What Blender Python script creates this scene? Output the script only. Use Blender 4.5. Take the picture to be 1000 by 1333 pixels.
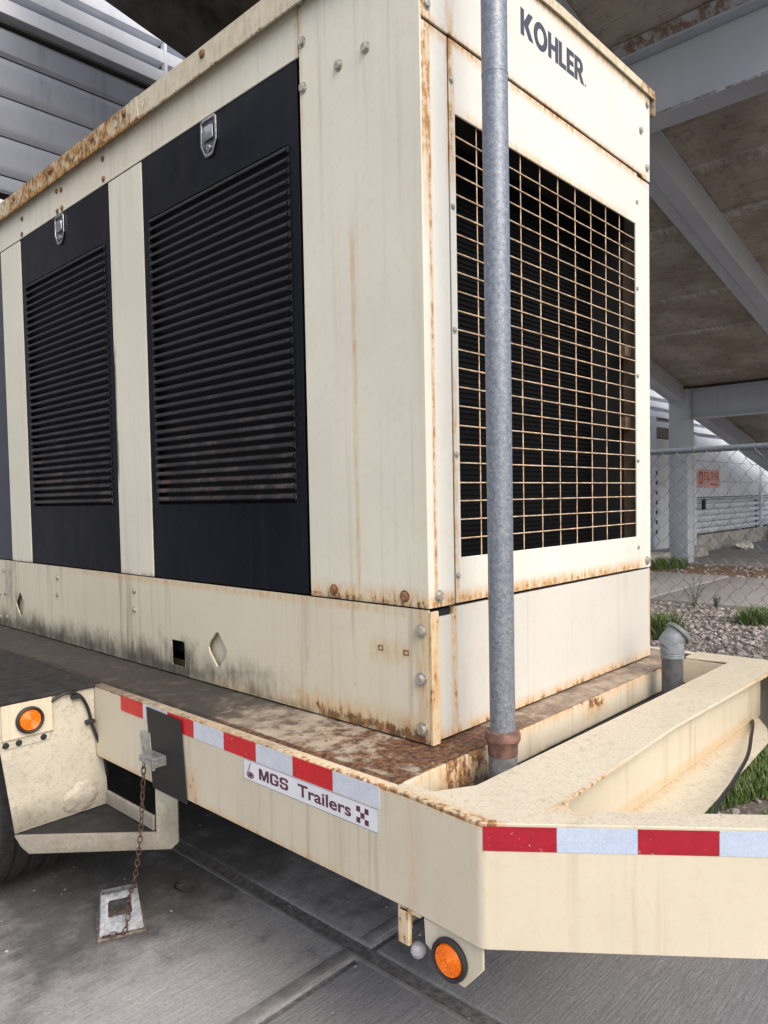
import bpy, bmesh, math, random
from math import radians as rad, sin, cos, pi
from mathutils import Vector, Matrix, noise as mnoise

random.seed(7)
S = bpy.context.scene
COL = S.collection
for o in list(bpy.data.objects):
    bpy.data.objects.remove(o, do_unlink=True)

# ------------------------------------------------------------------ camera
cam_d = bpy.data.cameras.new('camera')
cam = bpy.data.objects.new('camera', cam_d); COL.objects.link(cam)
YAW, PITCH, ROLL, F = rad(42.722), rad(-2.3267), rad(1.0401), 949.5
fwd = Vector((cos(PITCH)*cos(YAW), cos(PITCH)*sin(YAW), sin(PITCH)))
r0 = Vector((sin(YAW), -cos(YAW), 0)); d0 = fwd.cross(r0)
rgt = cos(ROLL)*r0 + sin(ROLL)*d0; dwn = -sin(ROLL)*r0 + cos(ROLL)*d0
m = Matrix((rgt, -dwn, -fwd)).transposed().to_4x4()
m.translation = Vector((0, 0, 1.38))
cam.matrix_world = m
cam_d.sensor_fit = 'HORIZONTAL'; cam_d.sensor_width = 36.0
cam_d.lens = F/1000*36.0
cam_d.shift_x = (500-513.72)/1000.0
cam_d.shift_y = (686.8-666.5)/1000.0
cam_d.clip_start = 0.02; cam_d.clip_end = 2000
S.camera = cam

# ------------------------------------------------------------------ light
W = bpy.data.worlds.new('World'); S.world = W; W.use_nodes = True
SUN_EL, SUN_AZ = rad(45), Vector((-0.28, -1.0))      # towards the sun, seen from the scene
sd = Vector((SUN_AZ.x, SUN_AZ.y, 0)).normalized()*cos(SUN_EL) + Vector((0, 0, sin(SUN_EL)))
wn = W.node_tree; wn.nodes.clear()
sky = wn.nodes.new('ShaderNodeTexSky'); sky.sky_type = 'NISHITA'; sky.sun_disc = False
sky.sun_elevation = SUN_EL; sky.sun_rotation = math.atan2(sd.x, sd.y)
sky.air_density = 1.0; sky.dust_density = 4.0; sky.ozone_density = 1.0
bg = wn.nodes.new('ShaderNodeBackground'); bg.inputs[1].default_value = 0.15
wo = wn.nodes.new('ShaderNodeOutputWorld')
wn.links.new(sky.outputs[0], bg.inputs[0]); wn.links.new(bg.outputs[0], wo.inputs[0])
sl = bpy.data.lights.new('sun', 'SUN'); sl.energy = 0.55; sl.angle = rad(40); sl.color = (1, .975, .94)
so = bpy.data.objects.new('sun', sl); COL.objects.link(so); so.location = (0, -5, 12)
so.rotation_euler = (-sd).to_track_quat('-Z', 'Y').to_euler()
S.view_settings.view_transform = 'Standard'
S.view_settings.look = 'None'; S.view_settings.gamma = 1
S.view_settings.use_curve_mapping = False
S.view_settings.exposure = 0.92
S.render.engine = 'CYCLES'

# ------------------------------------------------------------------ node helper
BIG = 1e4
class NB:
    def __init__(s, name):
        s.m = bpy.data.materials.new(name); s.m.use_nodes = True
        s.t = s.m.node_tree; s.t.nodes.clear()
        s.b = s.n('ShaderNodeBsdfPrincipled'); o = s.n('ShaderNodeOutputMaterial')
        s.t.links.new(s.b.outputs[0], o.inputs[0]); s._pos = None
    def n(s, k): return s.t.nodes.new(k)
    def put(s, sock, v):
        if hasattr(v, 'is_linked'): s.t.links.new(v, sock)
        elif isinstance(v, (tuple, list)) and sock.type == 'RGBA' and len(v) == 3: sock.default_value = (*v, 1)
        else: sock.default_value = v
    @property
    def pos(s):
        if s._pos is None: s._pos = s.n('ShaderNodeNewGeometry').outputs['Position']
        return s._pos
    def objc(s): return s.n('ShaderNodeTexCoord').outputs['Object']
    def f(s, op, a, b=0.0, clamp=False):
        x = s.n('ShaderNodeMath'); x.operation = op; x.use_clamp = clamp
        s.put(x.inputs[0], a); s.put(x.inputs[1], b); return x.outputs[0]
    def v(s, op, a, b=(0, 0, 0)):
        x = s.n('ShaderNodeVectorMath'); x.operation = op
        s.put(x.inputs[0], a); s.put(x.inputs[1], b); return x.outputs[0]
    def sep(s, a):
        x = s.n('ShaderNodeSeparateXYZ'); s.put(x.inputs[0], a); return x.outputs
    def noise(s, scale, detail=3, vec=None, st=None, rough=.55):
        x = s.n('ShaderNodeTexNoise'); v = vec if vec is not None else s.pos
        if st: v = s.v('MULTIPLY', v, st)
        s.put(x.inputs['Vector'], v); x.inputs['Scale'].default_value = scale
        x.inputs['Detail'].default_value = detail; x.inputs['Roughness'].default_value = rough
        return x.outputs[0]
    def voro(s, scale, vec=None):
        x = s.n('ShaderNodeTexVoronoi'); s.put(x.inputs['Vector'], vec if vec is not None else s.pos)
        x.inputs['Scale'].default_value = scale; return x.outputs
    def sm(s, x, lo, hi, a=0.0, b=1.0):
        r = s.n('ShaderNodeMapRange'); r.interpolation_type = 'SMOOTHSTEP'
        s.put(r.inputs[0], x); r.inputs[1].default_value = lo; r.inputs[2].default_value = hi
        r.inputs[3].default_value = a; r.inputs[4].default_value = b; return r.outputs[0]
    def mix(s, fac, a, b, mode='MIX'):
        x = s.n('ShaderNodeMix'); x.data_type = 'RGBA'; x.blend_type = mode
        s.put(x.inputs[0], fac); s.put(x.inputs[6], a); s.put(x.inputs[7], b); return x.outputs[2]
    def boxmask(s, c, h, w):
        d = s.v('SUBTRACT', s.v('ABSOLUTE', s.v('SUBTRACT', s.pos, tuple(c))), tuple(h))
        q = s.sep(s.v('MULTIPLY', d, tuple(1.0/k for k in w)))
        mx = s.f('MAXIMUM', s.f('MAXIMUM', q[0], q[1]), q[2])
        return s.f('SUBTRACT', 1.0, s.f('MAXIMUM', mx, 0.0), True)
    def maxmask(s, boxes):
        r = None
        for (c, h, w, k) in boxes:
            q = s.f('MULTIPLY', s.boxmask(c, h, w), k)
            r = q if r is None else s.f('MAXIMUM', r, q)
        return r
    def out(s, col, rough=.5, metal=0.0, bump=None, bs=.2, bd=.01, spec=.5, normal=None):
        s.put(s.b.inputs['Base Color'], col); s.put(s.b.inputs['Roughness'], rough)
        s.put(s.b.inputs['Metallic'], metal); s.b.inputs['Specular IOR Level'].default_value = spec
        if bump is not None:
            x = s.n('ShaderNodeBump'); x.inputs['Strength'].default_value = bs
            x.inputs['Distance'].default_value = bd; s.put(x.inputs['Height'], bump)
            s.t.links.new(x.outputs[0], s.b.inputs['Normal'])
        return s.m

def paint(name, base, rust=(), grime=(), stain=.30, streak=.3, rough=.42, chips=.5, wav=.012, grit=0.0, core=.86):
    """weathered enamel: mottled, streaked, chipped, with rust and grime where the boxes say"""
    b = NB(name)
    big = b.noise(1.7, 4); st = b.noise(38, 4, st=(1, 1, .035)); st2 = b.noise(9, 3, st=(1, 1, .09))
    col = b.mix(b.sm(big, .3, .75), tuple(c*.93 for c in base), tuple(min(1, c*1.03) for c in base))
    sfac = b.f('MULTIPLY', b.f('MULTIPLY', b.sm(st, .48, .78), b.sm(st2, .35, .65)), streak)
    col = b.mix(sfac, col, (.36, .29, .19))
    mot = b.f('MULTIPLY', b.sm(b.noise(48, 4, rough=.65), .50, .68), .22)
    col = b.mix(mot, col, tuple(c*k for c, k in zip(base, (.84, .78, .66))))
    blot = b.f('MULTIPLY', b.sm(b.noise(5.5, 6, rough=.68), .55, .78), .22)
    col = b.mix(blot, col, tuple(c*k for c, k in zip(base, (.72, .68, .58))))
    r1 = b.noise(42, 6, rough=.72); r2 = b.noise(85, 3, st=(1, 1, .16))
    rn = b.f('ADD', b.f('MULTIPLY', r1, .6), b.f('MULTIPLY', r2, .4))
    rustcol = b.mix(b.sm(b.noise(55, 4), .35, .68), (.075, .028, .014), (.34, .145, .04))
    m_r = 0.0
    if rust:
        rm = b.maxmask(rust)
        soft = b.f('MULTIPLY', b.sm(rm, .02, .95), b.f('ADD', .28, b.f('MULTIPLY', b.sm(rn, .36, .64), .72))); soft = b.f('MULTIPLY', soft, stain*2.9, True)
        col = b.mix(soft, col, b.mix(b.sm(r2, .35, .65), (.60, .40, .17), (.50, .26, .075)))
        m_r = b.f('MULTIPLY', b.sm(b.f('ADD', rm, b.f('MULTIPLY', b.f('SUBTRACT', rn, .5), 1.9)), .74, .92), core)
        col = b.mix(m_r, col, rustcol)
    if grime:
        gm = b.maxmask(grime)
        g = b.sm(b.f('ADD', gm, b.f('MULTIPLY', b.f('SUBTRACT', b.f('ADD', b.f('MULTIPLY', b.noise(34, 6, rough=.75, st=(1, 1, .35)), .6), b.f('MULTIPLY', b.noise(6, 4), .4)), .5), 2.0)), .22, 1.2)
        col = b.mix(b.f('MULTIPLY', g, .93), col, (.045, .04, .034))
    if grit:
        gn = b.noise(170, 3, rough=.7)
        gnz = b.sep(b.n('ShaderNodeNewGeometry').outputs['Normal'])[2]      # grit lies on level faces
        gk = b.f('MULTIPLY', b.f('ADD', .16, b.f('MULTIPLY', b.sm(gnz, .3, .9), 1.0)), grit)
        col = b.mix(b.f('MULTIPLY', b.sm(gn, .48, .70), gk), col, (.27, .22, .15))
        col = b.mix(b.f('MULTIPLY', b.sm(b.noise(70, 4, rough=.7), .64, .70), gk), col, (.16, .11, .07))
    ch = b.sm(b.noise(75, 2), .74, .78)
    ch = b.f('MULTIPLY', ch, b.f('MULTIPLY', b.sm(b.noise(2.4, 3), .5, .7), chips), True)
    col = b.mix(ch, col, (.16, .09, .05))
    ro = b.f('ADD', b.f('MULTIPLY', big, .2), rough-.1)
    ro = b.f('ADD', ro, b.f('MULTIPLY', m_r, .35), True)
    h = b.f('ADD', b.f('MULTIPLY', b.noise(1.9, 2), wav/.0012*.1), b.f('MULTIPLY', b.noise(420, 2), .06))
    h = b.f('ADD', h, b.f('MULTIPLY', b.f('MULTIPLY', r1, m_r), .9))
    return b.out(col, ro, bump=h, bs=.35, bd=.0035, spec=.4)

def plain(name, col, rough=.5, metal=0, var=.15, bump=.0, scale=30, spec=.5):
    b = NB(name)
    n = b.noise(scale, 5, rough=.65)
    c = b.mix(b.sm(n, .3, .7), tuple(x*(1-var) for x in col), tuple(min(1, x*(1+var)) for x in col))
    ro = b.f('ADD', rough-.08, b.f('MULTIPLY', n, .16))
    return b.out(c, ro, metal, bump=n if bump else None, bs=bump, bd=.003, spec=spec)

# ------------------------------------------------------------------ mesh helpers
def box(bm, x0, x1, y0, y1, z0, z1):
    vs = [bm.verts.new((x, y, z)) for x in (x0, x1) for y in (y0, y1) for z in (z0, z1)]
    for f in ((0, 1, 3, 2), (4, 6, 7, 5), (0, 4, 5, 1), (2, 3, 7, 6), (0, 2, 6, 4), (1, 5, 7, 3)):
        bm.faces.new([vs[i] for i in f])
def B(*boxes):
    bm = bmesh.new()
    for b in boxes: box(bm, *b)
    return bm
def bev(bm, w=.002, seg=1, ang=30):
    bmesh.ops.remove_doubles(bm, verts=bm.verts, dist=1e-6)
    bmesh.ops.recalc_face_normals(bm, faces=bm.faces)
    es = [e for e in bm.edges if len(e.link_faces) == 2 and e.calc_face_angle(0) > rad(ang)]
    bmesh.ops.bevel(bm, geom=es, offset=w, segments=seg, affect='EDGES', profile=.5)
    return bm
def plate(outer, holes, w0, w1, mp, bm=None):
    """extruded polygon with holes; mp(u, v, w) -> xyz"""
    t = bmesh.new(); eds = []
    for loop in [outer]+list(holes):
        vs = [t.verts.new((u, v, 0)) for u, v in loop]
        eds += [t.edges.new((vs[i], vs[(i+1) % len(vs)])) for i in range(len(vs))]
    bmesh.ops.triangle_fill(t, edges=eds, use_beauty=True, use_dissolve=False)
    bmesh.ops.dissolve_limit(t, angle_limit=.001, verts=t.verts, edges=t.edges)
    fs = list(t.faces)
    r = bmesh.ops.extrude_face_region(t, geom=fs)
    for v in [g for g in r['geom'] if isinstance(g, bmesh.types.BMVert)]: v.co.z = 1
    bmesh.ops.triangulate(t, faces=[f for f in t.faces if len(f.verts) > 4])
    for v in t.verts: v.co = mp(v.co.x, v.co.y, w0 if v.co.z < .5 else w1)
    bmesh.ops.recalc_face_normals(t, faces=t.faces)
    if bm is None: return t
    me = bpy.data.meshes.new('tmp'); t.to_mesh(me); bm.from_mesh(me); bpy.data.meshes.remove(me); t.free()
    return bm
def frame_of(d):
    d = Vector(d).normalized(); a = Vector((0, 0, 1)) if abs(d.z) < .9 else Vector((1, 0, 0))
    u = d.cross(a).normalized(); return u, d.cross(u).normalized(), d
def lathe(prof, o=(0, 0, 0), d=(0, 0, 1), n=24, bm=None, a0=0.0):
    bm = bm or bmesh.new(); u, v, w = frame_of(d); o = Vector(o); rings = []
    for r, h in prof:
        if r < 1e-6: rings.append([bm.verts.new(o+w*h)])
        else: rings.append([bm.verts.new(o+w*h+u*r*cos(a0+2*pi*i/n)+v*r*sin(a0+2*pi*i/n)) for i in range(n)])
    for a, b in zip(rings, rings[1:]):
        for i in range(n):
            j = (i+1) % n
            if len(a) == 1 and len(b) == 1: continue
            if len(a) == 1: bm.faces.new((a[0], b[j], b[i]))
            elif len(b) == 1: bm.faces.new((a[i], a[j], b[0]))
            else: bm.faces.new((a[i], a[j], b[j], b[i]))
    bmesh.ops.recalc_face_normals(bm, faces=bm.faces)
    return bm
def rod(p0, p1, r, n=10, bm=None):
    p0 = Vector(p0); p1 = Vector(p1); L = (p1-p0).length
    return lathe([(0, 0), (r, 0), (r, L), (0, L)], p0, p1-p0, n, bm)
def tube(pts, r, n=8, bm=None, closed=False):
    bm = bm or bmesh.new(); pts = [Vector(p) for p in pts]; rings = []; N = len(pts); pu = None
    for i, p in enumerate(pts):
        if closed: d = pts[(i+1) % N]-pts[i-1]
        else: d = pts[min(i+1, N-1)]-pts[max(i-1, 0)]
        d.normalize()
        if pu is None: u, v, _ = frame_of(d)
        else:
            u = (pu-d*pu.dot(d)).normalized(); v = d.cross(u)
        pu = u
        rings.append([bm.verts.new(p+u*r*cos(2*pi*k/n)+v*r*sin(2*pi*k/n)) for k in range(n)])
    prs = list(zip(rings, rings[1:]))
    if closed: prs.append((rings[-1], rings[0]))
    for a, b in prs:
        for k in range(n): bm.faces.new((a[k], a[(k+1) % n], b[(k+1) % n], b[k]))
    if not closed:
        bm.faces.new(rings[0][::-1]); bm.faces.new(rings[-1])
    bmesh.ops.recalc_face_normals(bm, faces=bm.faces)
    return bm
def smooth_pts(pts, k=6):
    P = [Vector(p) for p in pts]; out = []
    for i in range(len(P)-1):
        a, b, c, d = P[max(i-1, 0)], P[i], P[i+1], P[min(i+2, len(P)-1)]
        for j in range(k):
            t = j/k
            out.append(.5*((2*b)+(c-a)*t+(2*a-5*b+4*c-d)*t*t+(3*b-a-3*c+d)*t**3))
    return out+[P[-1]]

WL = {}
def finish(me, mat):
    for p in me.polygons: p.use_smooth = True
    me.set_sharp_from_angle(angle=rad(28))
    me.materials.clear(); me.materials.append(mat)
def obj(name, bm, mat, parent=None, label=None, cat=None, group=None, kind=None, origin=None):
    """link one mesh; vertices given in world space, origin moved to the foot of the piece"""
    xs = [v.co.x for v in bm.verts]; ys = [v.co.y for v in bm.verts]; zs = [v.co.z for v in bm.verts]
    o = Vector(origin) if origin is not None else Vector(((min(xs)+max(xs))/2, (min(ys)+max(ys))/2, min(zs)))
    bmesh.ops.translate(bm, verts=bm.verts, vec=-o)
    me = bpy.data.meshes.new(name); bm.to_mesh(me); bm.free()
    finish(me, mat)
    return link(name, me, o, parent, label, cat, group, kind)
def link(name, me, o, parent=None, label=None, cat=None, group=None, kind=None):
    ob = bpy.data.objects.new(name, me); COL.objects.link(ob)
    if parent is not None:
        ob.parent = parent; ob.location = Vector(o)-WL[parent.name]
    else: ob.location = o
    WL[ob.name] = Vector(o)
    tag(ob, label, cat, group, kind); return ob
def tag(ob, label=None, cat=None, group=None, kind=None):
    if label: ob['label'] = label
    if cat: ob['category'] = cat
    if group: ob['group'] = group
    if kind: ob['kind'] = kind
def thing(name, loc, label, cat, group=None):
    ob = bpy.data.objects.new(name, None); COL.objects.link(ob); ob.location = loc
    ob.empty_display_size = .1; WL[ob.name] = Vector(loc); tag(ob, label, cat, group); return ob
def copies(src, spots):
    """linked copies of a one-mesh part at other world positions, same parent"""
    r = []
    for p in spots:
        c = src.copy(); COL.objects.link(c)
        c.location = Vector(p)-(WL[src.parent.name] if src.parent else Vector()); WL[c.name] = Vector(p); r.append(c)
    return r

XS, YF = 1.372, 1.155                       # outer planes of the enclosure: long side and front
XR = 1.113                                  # outer face of the trailer's near rail
def m_side(u, v, w): return Vector((XS-w, u, v))     # u = world y, v = world z, w = outwards
def m_front(u, v, w): return Vector((u, YF-w, v))
def rect(a, b, c, d): return [(a, c), (b, c), (b, d), (a, d)]

# ------------------------------------------------------------------ materials
CREAM = (.665, .637, .515)
def yb(y, z, hy, hz, wy, wz, k): return ((0, y, z), (BIG, hy, hz), (1, wy, wz), k)
M_side = paint('cream_enamel_side', CREAM, streak=.4, stain=.42, rust=[
    ((1.372, 1.35, 1.105), (.02, .26, .012), (.05, .1, .05), .78),      # foot of the corner panel
    ((1.372, 1.6, 2.63), (.02, .01, .2), (.05, .015, .1), .45),
    ((1.372, 2.6, 2.7), (.02, .5, .06), (.05, .4, .05), .25),
    ((1.372, 1.4, 1.45), (.02, .003, .55), (.05, .012, .2), .5)],
    grime=[((1.372, 2.4, 1.105), (.02, 1.5, .002), (.05, .3, .02), .6), ((1.372, 2.742, 1.72), (.02, .008, .2), (.05, .022, .12), 1.15)])
M_base_side = paint('cream_enamel_base', (.62, .575, .44), streak=1.0, stain=.4, chips=1.0, rust=[
    ((1.372, 1.3, .765), (.02, .25, .015), (.05, .22, .07), .92),
    ((1.372, 1.175, .92), (.02, .012, .2), (.05, .02, .05), .55),
    ((1.372, 1.6, .77), (.02, .4, .004), (.05, .3, .04), .55),
    ((1.372, 2.2, 1.09), (.02, .8, .004), (.05, .4, .02), .5),
    ((1.372, 1.29, .98), (.02, .06, .012), (.05, .03, .04), .45)],
    grime=[((1.372, 3.3, .765), (.02, 1.1, .02), (.05, .8, .13), 1.0),
           ((1.372, 2.33, .79), (.02, .09, .06), (.05, .08, .1), .85),
           ((1.372, 1.75, .765), (.02, .5, .004), (.05, .3, .07), .6),
           ((1.372, 1.62, .95), (.02, .012, .15), (.05, .09, .05), .32),
           ((1.372, 3.88, .95), (.02, .05, .2), (.05, .08, .06), .6)])
M_front = paint('cream_enamel_front', (.67, .66, .59), streak=.16, stain=.42, core=.42, chips=.35, rust=[
    ((2.0, 1.155, 1.112), (.56, .02, .006), (.08, .05, .035), .8),
    ((2.0, 1.155, 2.525), (.6, .02, .004), (.1, .05, .03), .72),
    ((2.0, 1.155, 2.353), (.4, .02, .004), (.2, .05, .025), .5),
    ((1.483, 1.155, 1.35), (.004, .02, .25), (.014, .05, .2), .6),
    ((1.483, 1.155, 2.4), (.004, .02, .12), (.022, .05, .2), .8),
    ((1.4, 1.155, 1.9), (.0028, .02, .7), (.008, .05, .2), .82),
    ((1.383, 1.155, 2.45), (.008, .02, .2), (.022, .05, .3), .82),
    ((1.44, 1.155, 1.108), (.05, .02, .01), (.03, .05, .03), .7),
    ((2.0, 1.155, 2.82), (.66, .02, .005), (.1, .05, .03), .6)])
M_base_front = paint('white_enamel_base', (.57, .555, .505), streak=.35, stain=.42, chips=.3, rust=[
    ((1.385, 1.155, .93), (.006, .02, .18), (.016, .05, .02), .9),
    ((1.475, 1.155, .95), (.004, .02, .16), (.016, .05, .03), .7),
    ((2.0, 1.155, .768), (.66, .02, .003), (.05, .05, .035), .75),
    ((2.67, 1.155, .9), (.004, .02, .2), (.012, .05, .02), .5)])
M_frame = paint('cream_frame_paint', (.605, .545, .415), streak=.75, chips=.95, rough=.5, grit=.42, rust=[
    ((1.113, 3, .757), (.012, 2.05, .0015), (.03, .1, .012), .72),
    ((1.113, 2.0, .515), (.02, .75, .004), (.03, .2, .022), .6),
    ((1.113, 1.0, .757), (.008, .24, .003), (.025, .05, .01), .85),
    ((1.113, 1.84, .56), (.02, .02, .03), (.03, .03, .06), .7),
    ((2.0, .737, .76), (.72, .004, .004), (.1, .012, .008), .75),
    ((1.264, .706, .757), (.012, .02, .005), (.02, .03, .01), .62),
    ((2.0, .78, .61), (.5, .01, .01), (.3, .03, .02), .55),
    ((1.113, .99, .64), (.02, .006, .1), (.03, .035, .06), .4)],
    grime=[((1.13, 3.9, .757), (.04, 1.5, .002), (.03, .5, .006), 1.0), ((1.113, 2.0, .757), (.025, .5, .0015), (.03, .3, .003), .6),
           ((1.113, 1.0, .62), (.02, .015, .14), (.03, .05, .05), .3)])
M_ledge = paint('cream_skid_paint', (.60, .545, .43), streak=1.0, chips=1.0, stain=.36, rust=[
    ((2.0, 1.06, .765), (.75, .03, .004), (.1, .04, .05), .8),
    ((2.05, 1.06, .74), (.04, .03, .01), (.06, .04, .05), .85),
    ((1.42, 1.06, .72), (.09, .03, .04), (.12, .04, .05), .85),
    ((2.6, 1.1, .76), (.12, .05, .006), (.06, .05, .01), .9)],
    grime=[((1.43, 1.06, .67), (.1, .03, .01), (.1, .05, .05), .8),
           ((2.0, 1.06, .665), (.8, .03, .004), (.1, .05, .018), .6)])
M_deck = None
def deck_mat():
    b = NB('rusty_deck_paint')
    n1 = b.noise(4.5, 6, rough=.65); n2 = b.noise(19, 6, rough=.7); n3 = b.noise(70, 3)
    base = b.mix(b.sm(n2, .35, .7), (.37, .31, .235), (.20, .16, .115))
    rust = b.mix(b.sm(n3, .35, .65), (.055, .028, .021), (.19, .095, .045))
    x, y, z = b.sep(b.pos)
    near = b.sm(y, 2.1, 1.0)                                  # more rust towards the front corner
    r = b.sm(b.f('ADD', b.f('MULTIPLY', b.f('SUBTRACT', n2, .5), 2.2), b.f('ADD', b.f('MULTIPLY', near, .75), b.f('MULTIPLY', n1, .35))), .55, .95)
    corner = b.boxmask((1.42, 1.13, .75), (.1, .07, .1), (.16, .12, .1))
    r = b.f('MAXIMUM', r, b.sm(b.f('ADD', corner, b.f('MULTIPLY', b.f('SUBTRACT', n2, .5), 2.0)), .3, .8))
    edge = b.boxmask((1.156, 2, .75), (.005, 1.1, .1), (.016, .3, .1))
    r = b.f('MAXIMUM', r, b.sm(b.f('ADD', edge, b.f('SUBTRACT', n2, .5)), .35, .8))
    r = b.f('MULTIPLY', r, b.sm(x, 1.95, 1.45, .2, 1.0))
    c = b.mix(r, base, rust)
    dirt = b.sm(b.f('ADD', b.f('MULTIPLY', b.f('SUBTRACT', b.f('ADD', b.f('MULTIPLY', n1, .6), b.f('MULTIPLY', n2, .4)), .5), 2.2), b.sm(y, 1.1, 2.3)), .16, .78)
    c = b.mix(b.f('MULTIPLY', dirt, .93), c, b.mix(b.sm(n2, .45, .75), (.026, .023, .021), (.09, .078, .062)))
    return b.out(c, b.f('ADD', .6, b.f('MULTIPLY', n2, .3)), bump=b.f('ADD', n2, n3), bs=.5, bd=.004, spec=.3)
M_deck = deck_mat()
def fender_mat(name, base, gk):
    b = NB(name); n1 = b.noise(7, 6, rough=.7); n2 = b.noise(60, 5, rough=.7); n3 = b.noise(160, 2)
    c = b.mix(b.sm(n1, .3, .7), tuple(k*.82 for k in base), base)
    c = b.mix(b.f('MULTIPLY', b.sm(n2, .5, .72), .6), c, (.30, .26, .19))
    c = b.mix(b.f('MULTIPLY', b.sm(n3, .63, .7), .3), c, (.1, .08, .06))
    x, y, z = b.sep(b.pos)
    g = b.sm(b.f('ADD', b.sm(z, .52, .34), b.f('MULTIPLY', b.f('SUBTRACT', n1, .5), 1.8)), .35, 1.2)
    c = b.mix(b.f('MULTIPLY', g, gk), c, (.05, .043, .036))
    return b.out(c, .7, bump=b.f('ADD', n2, n3), bs=.5, bd=.003, spec=.3)
M_fender = fender_mat('gritty_fender_paint', (.54, .505, .41), .6)
M_trayfloor = plain('dusty_black_step', (.016, .015, .0145), .75, var=.6, bump=.5, scale=25)
def door_mat():
    b = NB('black_door_enamel'); n = b.noise(1.5, 4); s = b.noise(30, 3, st=(1, 1, .06))
    c = b.mix(b.sm(n, .3, .7), (.004, .0045, .008), (.008, .009, .013))
    c = b.mix(b.f('MULTIPLY', b.sm(s, .52, .75), .35), c, (.02, .02, .02))
    d = b.sm(b.noise(160, 2), .73, .76)
    c = b.mix(b.f('MULTIPLY', d, .5), c, (.16, .13, .1))
    return b.out(c, b.f('ADD', .17, b.f('MULTIPLY', n, .25)), bump=b.noise(2.2, 3), bs=.35, bd=.03, spec=.085)
M_door = door_mat()
def slat_mat():
    b = NB('dusty_black_slat'); n = b.noise(10, 5, rough=.7); n2 = b.noise(90, 4, rough=.7)
    x, y, z = b.sep(b.pos)
    lowd = b.sm(z, 2.1, 1.4)
    c = b.mix(b.sm(n, .3, .7), (.004, .004, .0045), (.011, .0108, .0105))
    w = b.sm(b.f('ADD', b.f('MULTIPLY', lowd, .35), b.f('ADD', b.f('MULTIPLY', b.f('SUBTRACT', n, .5), 1.0), b.f('MULTIPLY', b.f('SUBTRACT', n2, .5), .9))), .25, .6)
    c = b.mix(b.f('MULTIPLY', w, .75), c, b.mix(b.sm(b.noise(18, 3), .5, .66), (.06, .056, .053), (.13, .066, .048)))
    return b.out(c, .55, bump=n2, bs=.2, bd=.002)
M_slat = slat_mat()
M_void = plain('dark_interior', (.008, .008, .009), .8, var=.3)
M_core = plain('radiator_core_black', (.0022, .0022, .0028), .85, var=.3, spec=.15)
M_inner = plain('brown_shroud', (.10, .07, .045), .7, var=.4, scale=12)
M_bluepanel = plain('dark_blue_panel', (.02, .026, .04), .35, var=.3, scale=6)
M_wire = plain('cream_wire_rusting', (.56, .41, .27), .5, var=.4, scale=40)
M_letter = plain('charcoal_vinyl', (.042, .043, .055), .45)
M_zincbolt = plain('dull_zinc', (.42, .40, .34), .45, .55, var=.35, scale=120)
M_rustbolt = plain('rusty_bolt', (.22, .11, .05), .7, .1, var=.5, scale=120)
M_chrome = plain('latch_chrome', (.36, .37, .38), .22, 1.0, var=.2, scale=60)
M_chromedark = plain('latch_recess', (.13, .13, .14), .3, .9, var=.4, scale=60)
def skirt_mat():
    b = NB('rusted_roof_edge'); n = b.noise(24, 6, rough=.7); n2 = b.noise(70, 4, rough=.7, st=(1, 1, .25))
    x, y, z = b.sep(b.pos)
    zone = b.f('MULTIPLY', b.sm(y, 2.2, 2.7), b.sm(y, 4.2, 3.5))
    zone = b.f('MAXIMUM', zone, b.sm(x, 2.5, 2.66))
    edge = b.f('MAXIMUM', b.sm(z, 2.752, 2.742), 0.0)
    c = b.mix(b.sm(n, .3, .7), (.50, .44, .31), (.60, .54, .41))
    c = b.mix(b.f('MULTIPLY', b.sm(n2, .5, .7), .5), c, (.30, .22, .12))
    r = b.sm(b.f('ADD', b.f('ADD', b.f('MULTIPLY', zone, .62), b.f('MULTIPLY', edge, .35)), b.f('MULTIPLY', b.f('SUBTRACT', b.f('ADD', b.f('MULTIPLY', n, .6), b.f('MULTIPLY', n2, .4)), .5), 3.0)), .3, .72)
    c = b.mix(r, c, b.mix(b.sm(b.noise(50, 4), .35, .65), (.13, .065, .022), (.46, .25, .07)))
    return b.out(c, .65, bump=n, bs=.4, bd=.003, spec=.3)
M_skirt = skirt_mat()
def tape_mat(name, c1, c2, rough):
    b = NB(name); n = b.noise(40, 5, rough=.7)
    v = b.voro(260)[0]
    c = b.mix(b.sm(n, .35, .7), c1, c2)
    c = b.mix(b.f('MULTIPLY', b.sm(b.noise(120, 2), .70, .74), .55), c, (.62, .55, .42))
    c = b.mix(b.f('MULTIPLY', b.sm(v, .25, .65), .22), c, tuple(k*.5 for k in c1))
    return b.out(c, rough, bump=v, bs=.08, bd=.001)
M_red = tape_mat('red_reflective_tape', (.60, .008, .014), (.48, .006, .012), .32)
M_redd = tape_mat('crimson_reflective_tape', (.36, .008, .022), (.29, .006, .018), .38)
M_silver = tape_mat('white_reflective_tape', (.60, .63, .68), (.52, .56, .62), .35)
M_silverb = tape_mat('sky_tinted_reflective_tape', (.47, .55, .68), (.41, .49, .62), .35)  # white tape on the tongue, blue of the reflected sky put into its colour
M_sticker = plain('white_sticker', (.66, .66, .68), .35, var=.05, scale=12)
M_maroon = plain('maroon_print', (.085, .018, .032), .4)
def galv_mat():
    b = NB('galvanised_pipe'); n = b.noise(4, 5, st=(1, 1, .5)); n2 = b.noise(95, 4, rough=.75); n3 = b.noise(260, 2)
    c = b.mix(b.sm(n2, .32, .68), (.135, .158, .188), (.25, .275, .305))
    c = b.mix(b.f('MULTIPLY', b.sm(n, .5, .72), .5), c, (.19, .22, .25))
    c = b.mix(b.f('MULTIPLY', b.sm(n3, .62, .68), .45), c, (.55, .58, .6))
    return b.out(c, .46, .35, bump=n2, bs=.12, bd=.002)
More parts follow.
